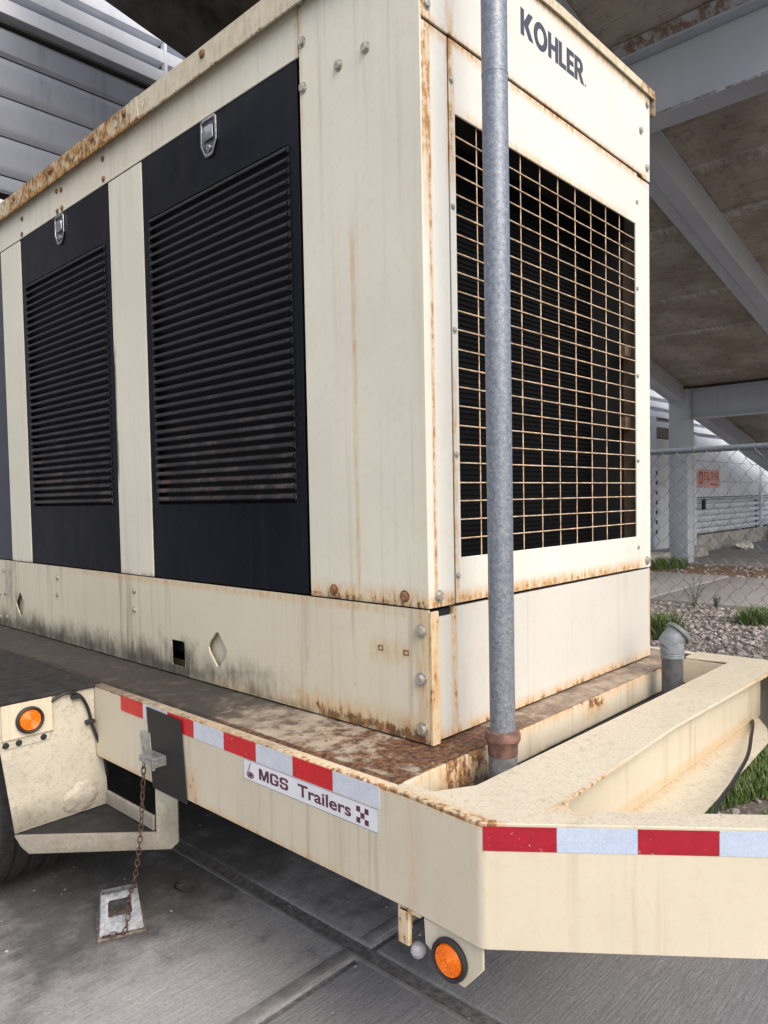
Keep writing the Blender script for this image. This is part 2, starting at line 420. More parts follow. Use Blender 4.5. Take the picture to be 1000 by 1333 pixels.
M_galv = galv_mat()
M_coupl = plain('rusty_coupling', (.16, .085, .065), .65, .1, var=.4, scale=50, bump=.3)
M_elbow = plain('grey_cast_pipe', (.19, .195, .19), .55, .2, var=.3, scale=40, bump=.2)
M_pvcdark = plain('dark_grey_pvc', (.075, .077, .085), .5, var=.25, scale=35)
M_pvcgrey = plain('grey_pvc_cap', (.17, .19, .21), .5, var=.25, scale=60)
M_rubber = plain('tyre_rubber', (.02, .02, .021), .75, var=.4, scale=40, bump=.2)
M_rim = plain('cream_wheel_rim', (.5, .46, .36), .5, var=.2)
M_blackplate = plain('black_flap', (.006, .0065, .008), .5, var=.45, scale=7)
M_blackwire = plain('black_cable_sheath', (.012, .012, .013), .5)
M_lens = None
b_ = NB('amber_lens'); vz = b_.voro(230)[0]
M_lens = b_.out(b_.mix(b_.sm(vz, .1, .6), (.95, .26, .006), (.80, .15, .003)), .22, bump=vz, bs=.35, bd=.002)
b_.b.inputs['Subsurface Weight'].default_value = .15; b_.b.inputs['Subsurface Radius'].default_value = (.01, .004, .001)
M_gasket = plain('black_grommet', (.018, .018, .02), .55)
M_galvplate = plain('zinc_bracket', (.36, .37, .36), .4, .7, var=.35, scale=40)
M_chain = plain('rusty_chain', (.08, .045, .032), .75, .15, var=.6, scale=160)
M_chock = plain('galvanised_chock', (.22, .235, .25), .5, .3, var=.35, scale=70, bump=.2)
M_greyknob = plain('frosted_knob', (.42, .41, .43), .5)
def conc_mat(name, base, stained=True):
    b = NB(name)
    n1 = b.noise(1.3, 6, rough=.65); n2 = b.noise(9, 6, rough=.7); n3 = b.noise(90, 3, rough=.7)
    br = b.noise(16, 4, st=(.30, 6.0, 1), rough=.78); br2 = b.noise(40, 3, st=(.25, 3.6, 1), rough=.75)
    c = b.mix(b.sm(n1, .3, .7), tuple(k*.8 for k in base), tuple(k*1.1 for k in base))
    c = b.mix(b.f('MULTIPLY', b.sm(br, .42, .64), .34), c, tuple(k*.6 for k in base))
    c = b.mix(b.f('MULTIPLY', b.sm(b.noise(80, 6, rough=.8), .46, .60), .5), c, tuple(k*.62 for k in base))
    c = b.mix(b.f('MULTIPLY', b.sm(br2, .5, .66), .38), c, tuple(min(1, k*1.35) for k in base))
    c = b.mix(b.f('MULTIPLY', b.sm(n2, .60, .78), .45), c, tuple(k*.45 for k in base))
    c = b.mix(b.f('MULTIPLY', b.sm(n3, .62, .72), .6), c, tuple(min(1, k*1.6) for k in base))
    c = b.mix(b.f('MULTIPLY', b.sm(b.noise(150, 3, rough=.75), .40, .32), .75), c, tuple(k*.25 for k in base))
    if stained:
        x, y, z = b.sep(b.pos)
        oil = b.maxmask([((1.45, 3.0, 0), (.55, .75, 1), (.5, .5, 1), 1.0), ((1.13, 2.0, 0), (.05, .04, 1), (.12, .1, 1), .6),
                         ((1.95, 2.2, 0), (.3, .7, 1), (.3, .6, 1), .7), ((1.38, 1.75, 0), (.03, .2, 1), (.1, .25, 1), .5)])
        o = b.sm(b.f('ADD', oil, b.f('MULTIPLY', b.f('SUBTRACT', n2, .5), 1.3)), .3, 1.1)
        c = b.mix(b.f('MULTIPLY', o, .78), c, (.035, .033, .031))
    h = b.f('ADD', b.f('MULTIPLY', br, 1.0), b.f('MULTIPLY', b.f('ADD', br2, n3), .55))
    return b.out(c, .85, bump=h, bs=.6, bd=.005, spec=.25)
M_conc = conc_mat('broomed_concrete', (.325, .32, .312))
M_concfar = conc_mat('pale_pavement_concrete', (.30, .29, .28), False)
M_margin = plain('trowelled_concrete', (.21, .205, .197), .8, var=.25, scale=14, bump=.2)
M_jointfill = plain('joint_sealant_dirt', (.15, .145, .137), .9, var=.45, scale=60, bump=.4)
def soil_mat(name, a, c2):
    b = NB(name); n = b.noise(14, 6, rough=.75); n2 = b.noise(70, 4, rough=.75)
    c = b.mix(b.sm(n, .35, .65), a, c2); c = b.mix(b.f('MULTIPLY', b.sm(n2, .5, .7), .6), c, tuple(k*.45 for k in a))
    return b.out(c, .95, bump=b.f('ADD', n, n2), bs=.9, bd=.02, spec=.1)
M_gravelbed = soil_mat('gravel_bed_soil', (.15, .125, .105), (.24, .215, .19))
M_soil = soil_mat('brown_leaf_litter', (.16, .10, .06), (.26, .18, .12))
def stone_mat():
    b = NB('gravel_stone'); oi = b.noise(22, 2)
    n = b.noise(90, 3)
    c = b.mix(b.sm(oi, .3, .7), (.15, .13, .12), (.44, .42, .40)); c = b.mix(b.f('MULTIPLY', n, .4), c, (.24, .19, .16))
    return b.out(c, .85)
M_stone = stone_mat()
def grass_mat():
    b = NB('grass_blade'); n = b.noise(30, 3)
    c = b.mix(b.sm(n, .3, .7), (.05, .11, .022), (.13, .19, .055))
    c = b.mix(b.sm(b.noise(75, 1), .60, .66), c, (.30, .25, .13))
    return b.out(c, .55, spec=.3)
M_grass = grass_mat()
M_weed = plain('weed_leaf', (.05, .085, .03), .6, var=.4, scale=60)
def wallpaint(name, base, st=.35):
    b = NB(name); n = b.noise(1.2, 5, rough=.6); s = b.noise(7, 5, st=(1, 1, .12)); g = b.noise(16, 6, rough=.75)
    c = b.mix(b.sm(n, .3, .7), tuple(k*.88 for k in base), base)
    c = b.mix(b.f('MULTIPLY', b.sm(s, .5, .75), st), c, tuple(k*.55 for k in base))
    c = b.mix(b.f('MULTIPLY', b.sm(g, .6, .75), st*.9), c, tuple(k*.45 for k in base))
    return b.out(c, .42, bump=n, bs=.1, bd=.02)
M_white = wallpaint('white_siding', (.67, .71, .78), .2)
M_shutter = wallpaint('grey_shutter_panel', (.225, .245, .295), .9)
M_plinth = plain('rough_plinth', (.34, .32, .29), .9, var=.35, scale=6, bump=.4)
M_darkgap = plain('dark_gap', (.02, .02, .02), .8)
M_doorgrey = wallpaint('grey_white_door', (.58, .61, .66), .2)
M_beam = wallpaint('grey_beam_paint', (.45, .485, .54), .15)
def beam_rust():
    b = NB('beam_edge_rust'); n = b.noise(11, 6, rough=.75); n2 = b.noise(40, 4)
    c = b.mix(b.sm(n, .42, .6), (.34, .36, .38), b.mix(n2, (.10, .06, .04), (.24, .17, .12)))
    return b.out(c, .8, bump=n, bs=.6, bd=.02)
M_beamrust = beam_rust()
def slab_mat():
    b = NB('bridge_soffit_concrete'); oc = b.objc(); x, y, z = b.sep(oc)
    n1 = b.noise(1.3, 6, rough=.65); n2 = b.noise(9, 6, rough=.75); lines = b.noise(12, 4, st=(2.2, .22, 1), rough=.7)
    drip = b.noise(9, 4, st=(.35, 2.6, 1), rough=.7)
    c = b.mix(b.sm(n1, .32, .68), (.28, .245, .20), (.43, .39, .33))
    c = b.mix(b.f('MULTIPLY', b.sm(n2, .5, .72), .65), c, (.11, .095, .078))
    c = b.mix(b.f('MULTIPLY', b.sm(lines, .54, .7), .45), c, (.14, .12, .10))
    near = b.sm(b.f('ABSOLUTE', x), .34, .0)
    eff = b.f('MULTIPLY', b.sm(b.f('ADD', b.f('MULTIPLY', near, .66), b.f('MULTIPLY', b.f('SUBTRACT', drip, .5), 2.6)), .5, .8), b.sm(n1, .34, .56))
    line = b.f('MULTIPLY', b.sm(b.f('ABSOLUTE', x), .035, .0), b.sm(b.noise(3.5, 4, st=(.2, 1, 1)), .42, .56))
    c = b.mix(b.f('MULTIPLY', b.f('MAXIMUM', eff, line), .8), c, (.58, .56, .52))
    return b.out(c, .9, bump=b.f('ADD', n2, lines), bs=.5, bd=.03, spec=.2)
M_slab = slab_mat()
M_slab_shaded = plain('shaded_soffit_concrete', (.055, .048, .042), .9, var=.4, scale=6, bump=.3)  # darker soffit concrete: shade at the deck's left end put into the colour
M_signpink = plain('faded_pink_sign', (.62, .40, .36), .6, var=.2, scale=8)
M_signred = plain('red_sign_print', (.42, .07, .05), .6, var=.3, scale=8)
M_fencewire = plain('galvanised_fence_wire', (.13, .14, .15), .5, .4, var=.3, scale=50)
M_cloth = plain('dirty_white_cloth', (.62, .60, .54), .9, var=.3, scale=20)
M_bluebag = plain('blue_grey_bag', (.16, .19, .30), .6, var=.3, scale=9)

# ================================================================== SETTING
# ground sheet to the horizon
bm = bmesh.new()
bmesh.ops.create_grid(bm, x_segments=1, y_segments=1, size=400)
for v in bm.verts: v.co.z = -.13
obj('ground', bm, M_gravelbed, kind='structure')
# concrete yard: slabs with tooled joints
JX, JY = 1.52, 1.548
yard = obj('concrete_yard', B((-14, 2.86, -12, 6.15, -.12, -.009)), M_jointfill, kind='structure')
xs = [-13.0, -8.2, -3.4, JX, 2.84]; ys = [-11, -7.0, -2.7, JY, 6.14]
for i in range(4):
    for j in range(4):
        g = .026; gy = .011
        bm = B((xs[i]+g, xs[i+1]-g, ys[j]+gy, ys[j+1]-gy, -.1, 0))
        bev(bm, .007, 3, 60)
        obj('slab', bm, M_conc, yard)
for a, c in ((-3.37, JX-.034), (JX+.034, 2.80)):             # trowelled margin along the cross joint
    obj('joint_margin', bev(B((a, c, JY+.019, JY+.062, -.02, .0035)), .003, 2, 60), M_margin, yard)
obj('joint_margin', bev(B((JX-.046, JX-.030, -2.6, 6.0, -.02, .0022)), .002, 2, 60), M_margin, yard)
# gravel bed beyond the yard, pavement and leaf litter behind
def rough_sheet(x0, x1, y0, y1, z, step, amp, f=3.0):
    bm = bmesh.new(); nx = int((x1-x0)/step); ny = int((y1-y0)/step); g = []
    for i in range(nx+1):
        row = []
        for j in range(ny+1):
            x = x0+(x1-x0)*i/nx; y = y0+(y1-y0)*j/ny
            row.append(bm.verts.new((x, y, z+amp*mnoise.noise(Vector((x*f, y*f, 1.7))))))
        g.append(row)
    for i in range(nx):
        for j in range(ny): bm.faces.new((g[i][j], g[i+1][j], g[i+1][j+1], g[i][j+1]))
    return bm
obj('gravel_bed', rough_sheet(2.86, 9.1, -10, 6.19, -.025, .12, .022), M_gravelbed, kind='structure')
pv = obj('pavement', B((9.06, 12.2, -12, 6.19, -.12, -.03)), M_jointfill, kind='structure')
py = [-12, -9, -6, -3, .1, 2.2, 3.95, 6.18]
for j in range(7):
    dz = [0, .0, .0, .004, .012, .0, .012][j]
    obj('slab', bev(B((9.08, 12.15, py[j]+.012, py[j+1]-.012, -.1, .03+dz)), .01, 2, 60), M_concfar, pv)
obj('leaf_litter_strip', rough_sheet(12.2, 14.1, -12, 6.19, -.0, .15, .03), M_soil, kind='structure')
fp = obj('far_path', B((14.1, 45, -12, 6.19, -.12, -.02)), M_jointfill, kind='structure')
for k in range(10):
    obj('slab', bev(B((14.12+3*k, 17.1+3*k, -8, 6.18, -.1, 0.02+.004*(k % 3))), .012, 2, 60), M_concfar, fp)

# loose gravel: real stones
def stones(n, region, smin, smax, seed, zf):
    rnd = random.Random(seed); V = []; Fc = []
    ico = bmesh.new(); bmesh.ops.create_icosphere(ico, subdivisions=1, radius=1)
    iv = [v.co.copy() for v in ico.verts]; ifc = [[v.index for v in f.verts] for f in ico.faces]; ico.free()
    while n > 0:
        x = rnd.uniform(region[0], region[1]); y = rnd.uniform(region[2], region[3])
        z = zf(x, y)
        if z is None: continue
        n -= 1
        s = smin+(smax-smin)*rnd.random()**2.5
        R = Matrix.Rotation(rnd.uniform(0, 6.3), 3, 'Z') @ Matrix.Rotation(rnd.uniform(-.5, .5), 3, 'X')
        a, bq, c = s*rnd.uniform(.8, 1.3), s*rnd.uniform(.6, 1), s*rnd.uniform(.4, .75)
        k = len(V)
        for q in iv:
            j = 1+rnd.uniform(-.22, .22); p = R @ Vector((q.x*a*j, q.y*bq*j, q.z*c*j))
            V.append((x+p.x, y+p.y, z+p.z+c*.3))
        Fc += [[k+i for i in f] for f in ifc]
    return V, Fc
def zgrav(x, y): return -.025+.022*mnoise.noise(Vector((x*3, y*3, 1.7)))
V, Fc = stones(14000, (2.95, 9.1, .6, 4.6), .008, .042, 3, zgrav)
me = bpy.data.meshes.new('gravel'); me.from_pydata(V, [], Fc); me.materials.append(M_stone)
link('gravel', me, (0, 0, 0), kind='stuff')
V, Fc = stones(500, (.2, 2.7, .6, 4.0), .0015, .006, 5, lambda x, y: -.0005)
me = bpy.data.meshes.new('grit'); me.from_pydata(V, [], Fc); me.materials.append(M_stone)
link('grit', me, (0, 0, 0), kind='stuff')
V, Fc = stones(260, (12.2, 14.1, 2.0, 6.1), .02, .06, 8, lambda x, y: .0)
me = bpy.data.meshes.new('rubble'); me.from_pydata(V, [], Fc); me.materials.append(M_stone)
link('rubble', me, (0, 0, 0), kind='stuff')

def blades(spots, seed, hmin, hmax, w=.004, lean=.5):
    rnd = random.Random(seed); V = []; Fc = []
    for (x, y, z) in spots:
        h = rnd.uniform(hmin, hmax); a = rnd.uniform(0, 6.28); l = rnd.uniform(.05, lean)*h
        dx, dy = cos(a), sin(a); px, py_ = -dy*w, dx*w; k = len(V)
        V += [(x-px, y-py_, z), (x+px, y+py_, z), (x+dx*l*.35-px*.8, y+dy*l*.35-py_*.8, z+h*.6), (x+dx*l*.35+px*.8, y+dy*l*.35+py_*.8, z+h*.6), (x+dx*l, y+dy*l, z+h)]
        Fc += [(k, k+1, k+3, k+2), (k+2, k+3, k+4)]
    return V, Fc
def gspots(n, cx, cy, rx, ry, seed, zf=lambda x, y: -.02):
    rnd = random.Random(seed); r = []
    for _ in range(n):
        a = rnd.uniform(0, 6.28); q = math.sqrt(rnd.random())
        x, y = cx+rx*q*cos(a), cy+ry*q*sin(a); r.append((x, y, zf(x, y)))
    return r
V, Fc = blades([p for p in gspots(32000, 3.75, .9, .85, .75, 1) if mnoise.noise(Vector((p[0]*2.5, p[1]*2.5, 0))) > -.3], 2, .02, .085, .0028, .9)
me = bpy.data.meshes.new('grass'); me.from_pydata(V, [], Fc); me.materials.append(M_grass)
link('grass', me, (0, 0, 0), kind='stuff')
for lab, (cx, cy, rx, ry, n, hh) in {
        'grass tuft at the gravel edge close behind the generator corner': (7.0, 3.02, .28, .3, 1500, .32),
        'grass tuft on the gravel beside the pavement at the right edge of view': (8.3, 2.36, .32, .22, 1400, .24),
        'grass tuft growing at the foot of the grey steel column': (13.3, 5.45, .55, .35, 1600, .3)}.items():
    V, Fc = blades(gspots(n, cx, cy, rx, ry, n), n+1, hh*.15, hh*.8, .005, 1.3)
    V = [(a-cx, b-cy, c) for a, b, c in V]
    me = bpy.data.meshes.new('grass_tuft'); me.from_pydata(V, [], Fc); me.materials.append(M_grass)
    link('grass_tuft', me, (cx, cy, 0), label=lab, cat='grass tuft', group='grass tufts beyond the trailer')
# a thin weed by the pavement edge
def weed(x, y, h, n, seed, lab):
    rnd = random.Random(seed); t = thing('weed', (x, y, 0), lab, 'weed')
    stems = bmesh.new(); lv = bmesh.new()
    for k in range(n):
        a = rnd.uniform(0, 6.28); l = rnd.uniform(.1, .35)*h; hk = h*rnd.uniform(.5, 1)
        pts = smooth_pts([(x, y, 0), (x+cos(a)*l*.4, y+sin(a)*l*.4, hk*.5), (x+cos(a)*l, y+sin(a)*l, hk)], 4)
        tube(pts, .004, 4, stems)
        for p in pts[2:]:
            for q in range(3):
                b2 = rnd.uniform(0, 6.28); s = rnd.uniform(.015, .035)
                d = Vector((cos(b2), sin(b2), rnd.uniform(-.1, .5))); u = d.cross(Vector((0, 0, 1))).normalized()*s*.4
                vs = [lv.verts.new(p), lv.verts.new(p+d*s*.6+u), lv.verts.new(p+d*s*1.3), lv.verts.new(p+d*s*.6-u)]
                lv.faces.new(vs)
    obj('stem', stems, M_weed, t); obj('foliage', lv, M_weed, t)
weed(8.75, 3.25, .42, 5, 4, 'thin leafy weed standing at the gravel edge of the pavement')
weed(8.9, 3.05, .2, 6, 9, 'low bushy weed beside the thin tall weed at the pavement edge')

# ------------------------------------------------------------------ industrial building, wall plane y = 6.2
YW = 6.2
bld = thing('industrial_building', (8, YW, 0), 'white ribbed industrial building with grey panels behind the generator', 'building')
obj('wall_core', B((-16, 45, YW+.115, YW+.4, 0, 9.5)), M_darkgap, bld)
def rib_profile(bm, x0, x1, z0, h, depth=.045):
    pts = [(YW+.11, z0), (YW+.11, z0+h*.36), (YW+.003, z0+h*.37), (YW, z0+h*.385), (YW-.003, z0+h*.95), (YW+.002, z0+h*.975), (YW+.11, z0+h*.99)]
    a = [bm.verts.new((x0, y, z)) for y, z in pts]; c = [bm.verts.new((x1, y, z)) for y, z in pts]
    for i in range(len(pts)-1): bm.faces.new((a[i], c[i], c[i+1], a[i+1]))
    return bm
def ribs(x0, x1, z0, n, h):
    bm = rib_profile(bmesh.new(), x0, x1, z0, h); src = obj('siding_rib', bm, M_white, bld, origin=((x0+x1)/2, YW, z0))
    copies(src, [((x0+x1)/2, YW, z0+h*k) for k in range(1, n)])
ribs(-16, 3.69, 5.175, 20, .19); ribs(3.71, 11, 5.175, 20, .19)
obj('trim', B((3.685, 3.715, YW-.012, YW+.05, 5.15, 9)), M_white, bld)
obj('flashing', bev(B((-16, 11, YW-.03, YW+.05, 5.145, 5.17)), .004), M_darkgap, bld)
# large smooth shutter panels, slightly bowed
def bowed(x0, x1, z0, z1):
    bm = bmesh.new(); K = 8; rows = []
    for i in range(K+1):
        t = i/K; z = z0+(z1-z0)*t; y = YW+.02-.03*(1-(2*t-1)**6)
        rows.append((bm.verts.new((x0, y, z)), bm.verts.new((x1, y, z))))
    for a, c in zip(rows, rows[1:]): bm.faces.new((a[0], a[1], c[1], c[0]))
    return bm
zz = [5.14, 4.903, 4.597, 4.285, 3.98, 3.838]
for a, c in zip(zz, zz[1:]): obj('shutter_panel', bowed(-16, 11, c+.006, a-.004), M_shutter, bld)
obj('shutter_rail', bev(B((-16, 11, YW-.05, YW+.05, 3.73, 3.765)), .004), M_white, bld)
k = 3.72
while k > .3:
    obj('shutter_panel', bowed(-16, 11, k-.302, k-.006), M_shutter, bld); k -= .31
# the white part to the right
zt = 2.66
ribs(11, 16.62, zt, 12, .2); ribs(16.66, 45, zt, 12, .2)
xsplit = [11, 14.5]
for a, c in ((11, 14.4), (15.62, 16.6), (16.72, 18.9), (18.92, 21.45), (21.6, 25), (25.02, 30), (30.02, 45)):
    for z0, z1 in ((1.27, 1.62), (1.625, 2.1), (2.105, 2.65)):
        obj('wall_panel', bev(B((a+.004, c-.004, YW, YW+.05, z0+.003, z1)), .004), M_white, bld)
for a, c in ((11, 14.4), (15.62, 16.6), (16.72, 21.45), (21.6, 45)):
    bm = rib_profile(bmesh.new(), a, c, .42, .135); s = obj('siding_rib', bm, M_white, bld, origin=((a+c)/2, YW, .42))
    copies(s, [((a+c)/2, YW, .42+.14*q) for q in range(1, 6)])
obj('rail_band', bev(B((16.6, 45, YW-.03, YW+.04, 1.195, 1.235)), .004), M_shutter, bld)
for x in (16.6, 21.46):
    obj('trim', bev(B((x, x+.13, YW-.05, YW+.05, .1, 2.66)), .006), M_white, bld)
obj('plinth', bev(B((16.73, 45, YW-.07, YW+.05, 0, .405)), .012, 2), M_plinth, bld)
obj('plinth', bev(B((11, 16.2, YW-.5, YW+.05, 0, .22)), .012, 2), M_plinth, bld)
dr = obj('door', bev(B((14.55, 15.45, YW-.01, YW+.04, .22, 2.5)), .004), M_doorgrey, bld)
obj('transom', B((14.55, 15.45, YW, YW+.04, 2.52, 2.9)), plain('brown_transom', (.13, .11, .09), .5), dr)
obj('jamb', bev(B((15.45, 15.52, YW-.03, YW+.05, .22, 2.95)), .004), M_darkgap, dr)
obj('jamb', bev(B((14.42, 14.55, YW-.05, YW+.05, .22, 2.95)), .004), M_white, dr)
obj('notice', B((14.85, 15.1, YW-.016, YW-.011, 1.5, 1.75)), plain('faded_notice', (.5, .5, .44), .6), dr)
for q in range(7):
    obj('vent_slot', B((14.5, 14.56, YW-.062, YW-.052, .55+.2*q, .63+.2*q)), M_darkgap, bld)
obj('outlet_box', bev(B((17.15, 17.27, YW-.06, YW, .98, 1.22)), .01), M_darkgap, bld)
# sign on the wall (print too faded to read in the photograph)
sg = thing('wall_sign', (17.57, YW, 1.5), 'faded pink sign with red lettering on the white wall behind the column', 'sign')
obj('panel', bev(B((16.86, 18.28, YW-.022, YW-.006, 1.49, 1.92)), .006), M_signpink, sg)
def strokes(parent, name, mat, rects, y0, y1):
    bm = bmesh.new()
    for (x0, x1, z0, z1) in rects: box(bm, x0, x1, y0, y1, z0, z1)
    return obj(name, bm, mat, parent)
ya, yc = YW-.027, YW-.0215
strokes(sg, 'letter', M_signred, [(16.93, 17.0, 1.57, 1.86), (17.0, 17.14, 1.80, 1.86), (17.0, 17.14, 1.57, 1.63), (17.10, 17.18, 1.60, 1.83)], ya, yc)
strokes(sg, 'letter', M_signred, [(17.26, 17.31, 1.66, 1.85), (17.31, 17.42, 1.81, 1.85), (17.31, 17.40, 1.745, 1.775), (17.31, 17.42, 1.66, 1.69)], ya, yc)
strokes(sg, 'letter', M_signred, [(17.48, 17.53, 1.66, 1.85), (17.53, 17.64, 1.66, 1.70)], ya, yc)
strokes(sg, 'letter', M_signred, [(17.74, 17.79, 1.66, 1.82), (17.68, 17.86, 1.82, 1.86)], ya, yc)
strokes(sg, 'letter', M_signred, [(17.95, 18.01, 1.66, 1.86)], ya, yc)
strokes(sg, 'letter', M_signred, [(18.08, 18.13, 1.66, 1.85), (18.13, 18.2, 1.81, 1.85), (18.13, 18.19, 1.74, 1.78)], ya, yc)
strokes(sg, 'small_print', M_signred, [(17.62+.1*q, 17.69+.1*q, 1.54, 1.59) for q in range(5)], ya, yc)

# ------------------------------------------------------------------ elevated deck overhead (slopes down along +x)
def dz(x): return 3.41+.2*(14.3-x)
dk = thing('elevated_concrete_deck', (14.3, 5.55, 0), 'sloping concrete deck on grey steel beams and columns above the generator', 'bridge')
jx = [2.2, 3.5, 5.1, 6.45, 7.76, 8.7, 10.5, 11.74, 13.62, 15.3, 17.0, 18.8, 20.6, 22.4]
DY0, DY1 = 0.9, 5.72
for i in range(len(jx)-1):
    x0, x1 = jx[i]+.008, jx[i+1]-.008; off = [0, .018, -.008, .012, .0, .016][(i+3) % 6]
    bm = bmesh.new(); vs = []
    for x in (x0, x1):
        for y in (DY0, DY1):
            for h in (0, .22): vs.append(bm.verts.new((x, y, dz(x)+off+h)))
    for f in ((0, 1, 3, 2), (4, 6, 7, 5), (0, 4, 5, 1), (2, 3, 7, 6), (0, 2, 6, 4), (1, 5, 7, 3)): bm.faces.new([vs[q] for q in f])
    bev(bm, .008, 1)
    obj('deck_plank', bm, M_slab if i > 1 else M_slab_shaded, dk, origin=(x0, DY0, dz(x0)))
def ibeam_y(x, zt_, depth, fw, y0, y1, tf=.022, tw=.014, shear=.2):
    """I-beam along y; top follows the deck's slope only through its height"""
    bm = B((x-tw/2, x+tw/2, y0, y1, zt_-depth+tf, zt_-tf), (x-fw/2, x+fw/2, y0, y1, zt_-depth, zt_-depth+tf-.001), (x-fw/2, x+fw/2, y0, y1, zt_-tf+.001, zt_))
    return bev(bm, .004)
bx = 6.05
obj('cross_beam', ibeam_y(bx, dz(bx)-.035, .585, .26, DY0, 5.44), M_beam, dk)
bm = bmesh.new()                           # flaking rusty edge along the bottom flange and the haunch above
rnd = random.Random(4)
for z0 in (dz(bx)-.035-.585+.012,):
    y = .7
    while y < 5.3:
        l = rnd.uniform(.15, .6)
        box(bm, bx-.1345, bx-.129, y, y+l, z0-.008+rnd.uniform(-.003, .003), z0+rnd.uniform(.004, .012)); y += l+rnd.uniform(.0, .08)
obj('rust_flakes', bm, M_beamrust, dk)['kind'] = 'stuff'
bm = rough_sheet(0, 1, 0, 1, 0, .5, 0); bm.free()
bm = bmesh.new(); N = 60
for sgn in (0,):
    prev = None
    for i in range(N+1):
        y = DY0+(5.44-DY0)*i/N
        a = bm.verts.new((bx-.19+.012*mnoise.noise(Vector((0, y*6, 2))), y, dz(bx-.19)-.002))
        c = bm.verts.new((bx-.135+.01*mnoise.noise(Vector((4, y*8, 2))), y, dz(bx)-.042+.01*mnoise.noise(Vector((9, y*7, 2)))))
        if prev: bm.faces.new((prev[0], a, c, prev[1]))
        prev = (a, c)
obj('grout_haunch', bm, M_beamrust, dk)
obj('cross_beam', ibeam_y(14.36, dz(14.5)-.005, .565, .26, DY0, 5.36), M_beam, dk)
def raker(y0, y1, x0, x1, depth, lip):
    bm = bmesh.new()
    def sl(ya, yb_, za, zb):
        vs = []
        for x in (x0, x1):
            for y in (ya, yb_):
                for h in (za, zb): vs.append(bm.verts.new((x, y, dz(x)-h)))
        for f in ((0, 1, 3, 2), (4, 6, 7, 5), (0, 4, 5, 1), (2, 3, 7, 6), (0, 2, 6, 4), (1, 5, 7, 3)): bm.faces.new([vs[q] for q in f])
    ym = (y0+y1)/2
    sl(y0, ym+.01, .02, depth)              # box girder towards the yard
    sl(ym+.0105, y1, depth-.028-lip, depth-lip)   # wider cover plate set back a little
    sl(y0-.01, y1, .0, .019)
    return bev(bm, .004)
obj('raker_beam', raker(2.93, 3.26, 6.19, 14.22, .30, .03), M_beam, dk)
obj('raker_beam', raker(2.93, 3.26, 2.3, 5.9, .30, .03), M_beam, dk)
obj('raker_beam', raker(2.93, 3.26, 14.5, 22, .30, .03), M_beam, dk)
obj('raker_beam', raker(5.45, 5.74, 2.21, 6.0, .31, .03), M_slab_shaded, dk)
obj('raker_beam', raker(5.45, 5.74, 6.1, 14.15, .31, .03), M_beam, dk)
obj('raker_beam', raker(5.45, 5.74, 14.5, 22, .31, .03), M_beam, dk)
def column(x, y0, y1, zt_):
    bm = B((x-.16, x+.16, y0, y0+.022, .012, zt_), (x-.16, x+.16, y1-.022, y1, .012, zt_), (x-.012, x+.012, y0+.0221, y1-.0221, .012, zt_))
    c = obj('column', bev(bm, .004), M_beam, dk)
    obj('base_plate', bev(B((x-.2, x+.2, y0-.04, y1+.04, -.02, .012)), .004), M_beam, c)
    obj('stiffener', B((x-.155, x-.0125, y0+.023, y1-.023, zt_-.62, zt_-.6)), M_beam, c)
    return c
def column_box(x, y0, y1, zt_):
    bm = bev(B((x-.16, x+.16, y0, y1, .012, zt_)), .01, 2)
    c = obj('column', bm, M_beam, dk)
    obj('base_plate', bev(B((x-.2, x+.2, y0-.05, y1+.05, -.02, .012)), .004), M_beam, c)
    obj('weld_collar', bev(B((x-.168, x+.168, y0-.008, y1+.008, 2.79, 2.815)), .003), M_beam, c)
column_box(14.3, 5.37, 5.74, dz(14.3)-.04)
for x in (6.05,): column(x, 5.45, 5.74, dz(x)-.32)
for x in (6.05, 14.36): column(x, 1.26, 1.56, dz(x)-.62 if x != 14.36 else 2.83)

# ------------------------------------------------------------------ chain-link fence along x = 4.4
XF = 4.4
fn = thing('chain_link_fence', (XF, 1.5, 0), 'galvanised chain link fence with round top rail behind the trailer', 'fence')
obj('top_rail', rod((XF, -3, 1.632), (XF, 5.2, 1.632), .018, 12), M_galv, fn)
pst = obj('post', lathe([(0, -.1), (.03, -.1), (.03, 1.66), (.036, 1.665), (.03, 1.70), (0, 1.712)], (XF+.05, 3.6, 0), (0, 0, 1), 14), M_galv, fn)
copies(pst, [(XF+.05, .55, -.1), (XF+.05, -2.5, -.1)])
PW, PH = .088, .088                         # mesh pitch across and up
def strand(y):
    pts = []; n = int(1.62/PH*2)
    for i in range(n+1):
        z = .03+i*PH/2
        sgn = 1 if i % 2 == 0 else -1
        pts.append((XF-.022+.003*sgn, y+sgn*PW*.25, z))
    e = pts[-1]
    pts.append((e[0], e[1]+.012*(-1 if n % 2 else 1), e[2]+.022))
    return tube(pts, .0016, 4)
y = -1.2; src = obj('wire', strand(y), M_fencewire, fn); o0 = WL[src.name].copy()
wires = copies(src, [(o0.x, o0.y+PW*k, o0.z) for k in range(1, 60)])
mir = src.data.copy()
for v in mir.vertices: v.co.y = -v.co.y; v.co.x = -v.co.x*.2
mir.flip_normals()
s2 = src.copy(); s2.data = mir; COL.objects.link(s2)
p = Vector((o0.x, o0.y+PW*.5, o0.z)); s2.location = p-WL[fn.name]; WL[s2.name] = p
copies(s2, [(o0.x, o0.y+PW*(k+.5), o0.z) for k in range(1, 60)])
for yy in (1.2, 1.62, 2.1):
    pts = [(XF+.022*cos(a), yy+.004*a/3, 1.632+.022*sin(a)) for a in [q*.5 for q in range(22)]]
    obj('tie_wire', tube(pts, .002, 5), M_zincbolt, fn)

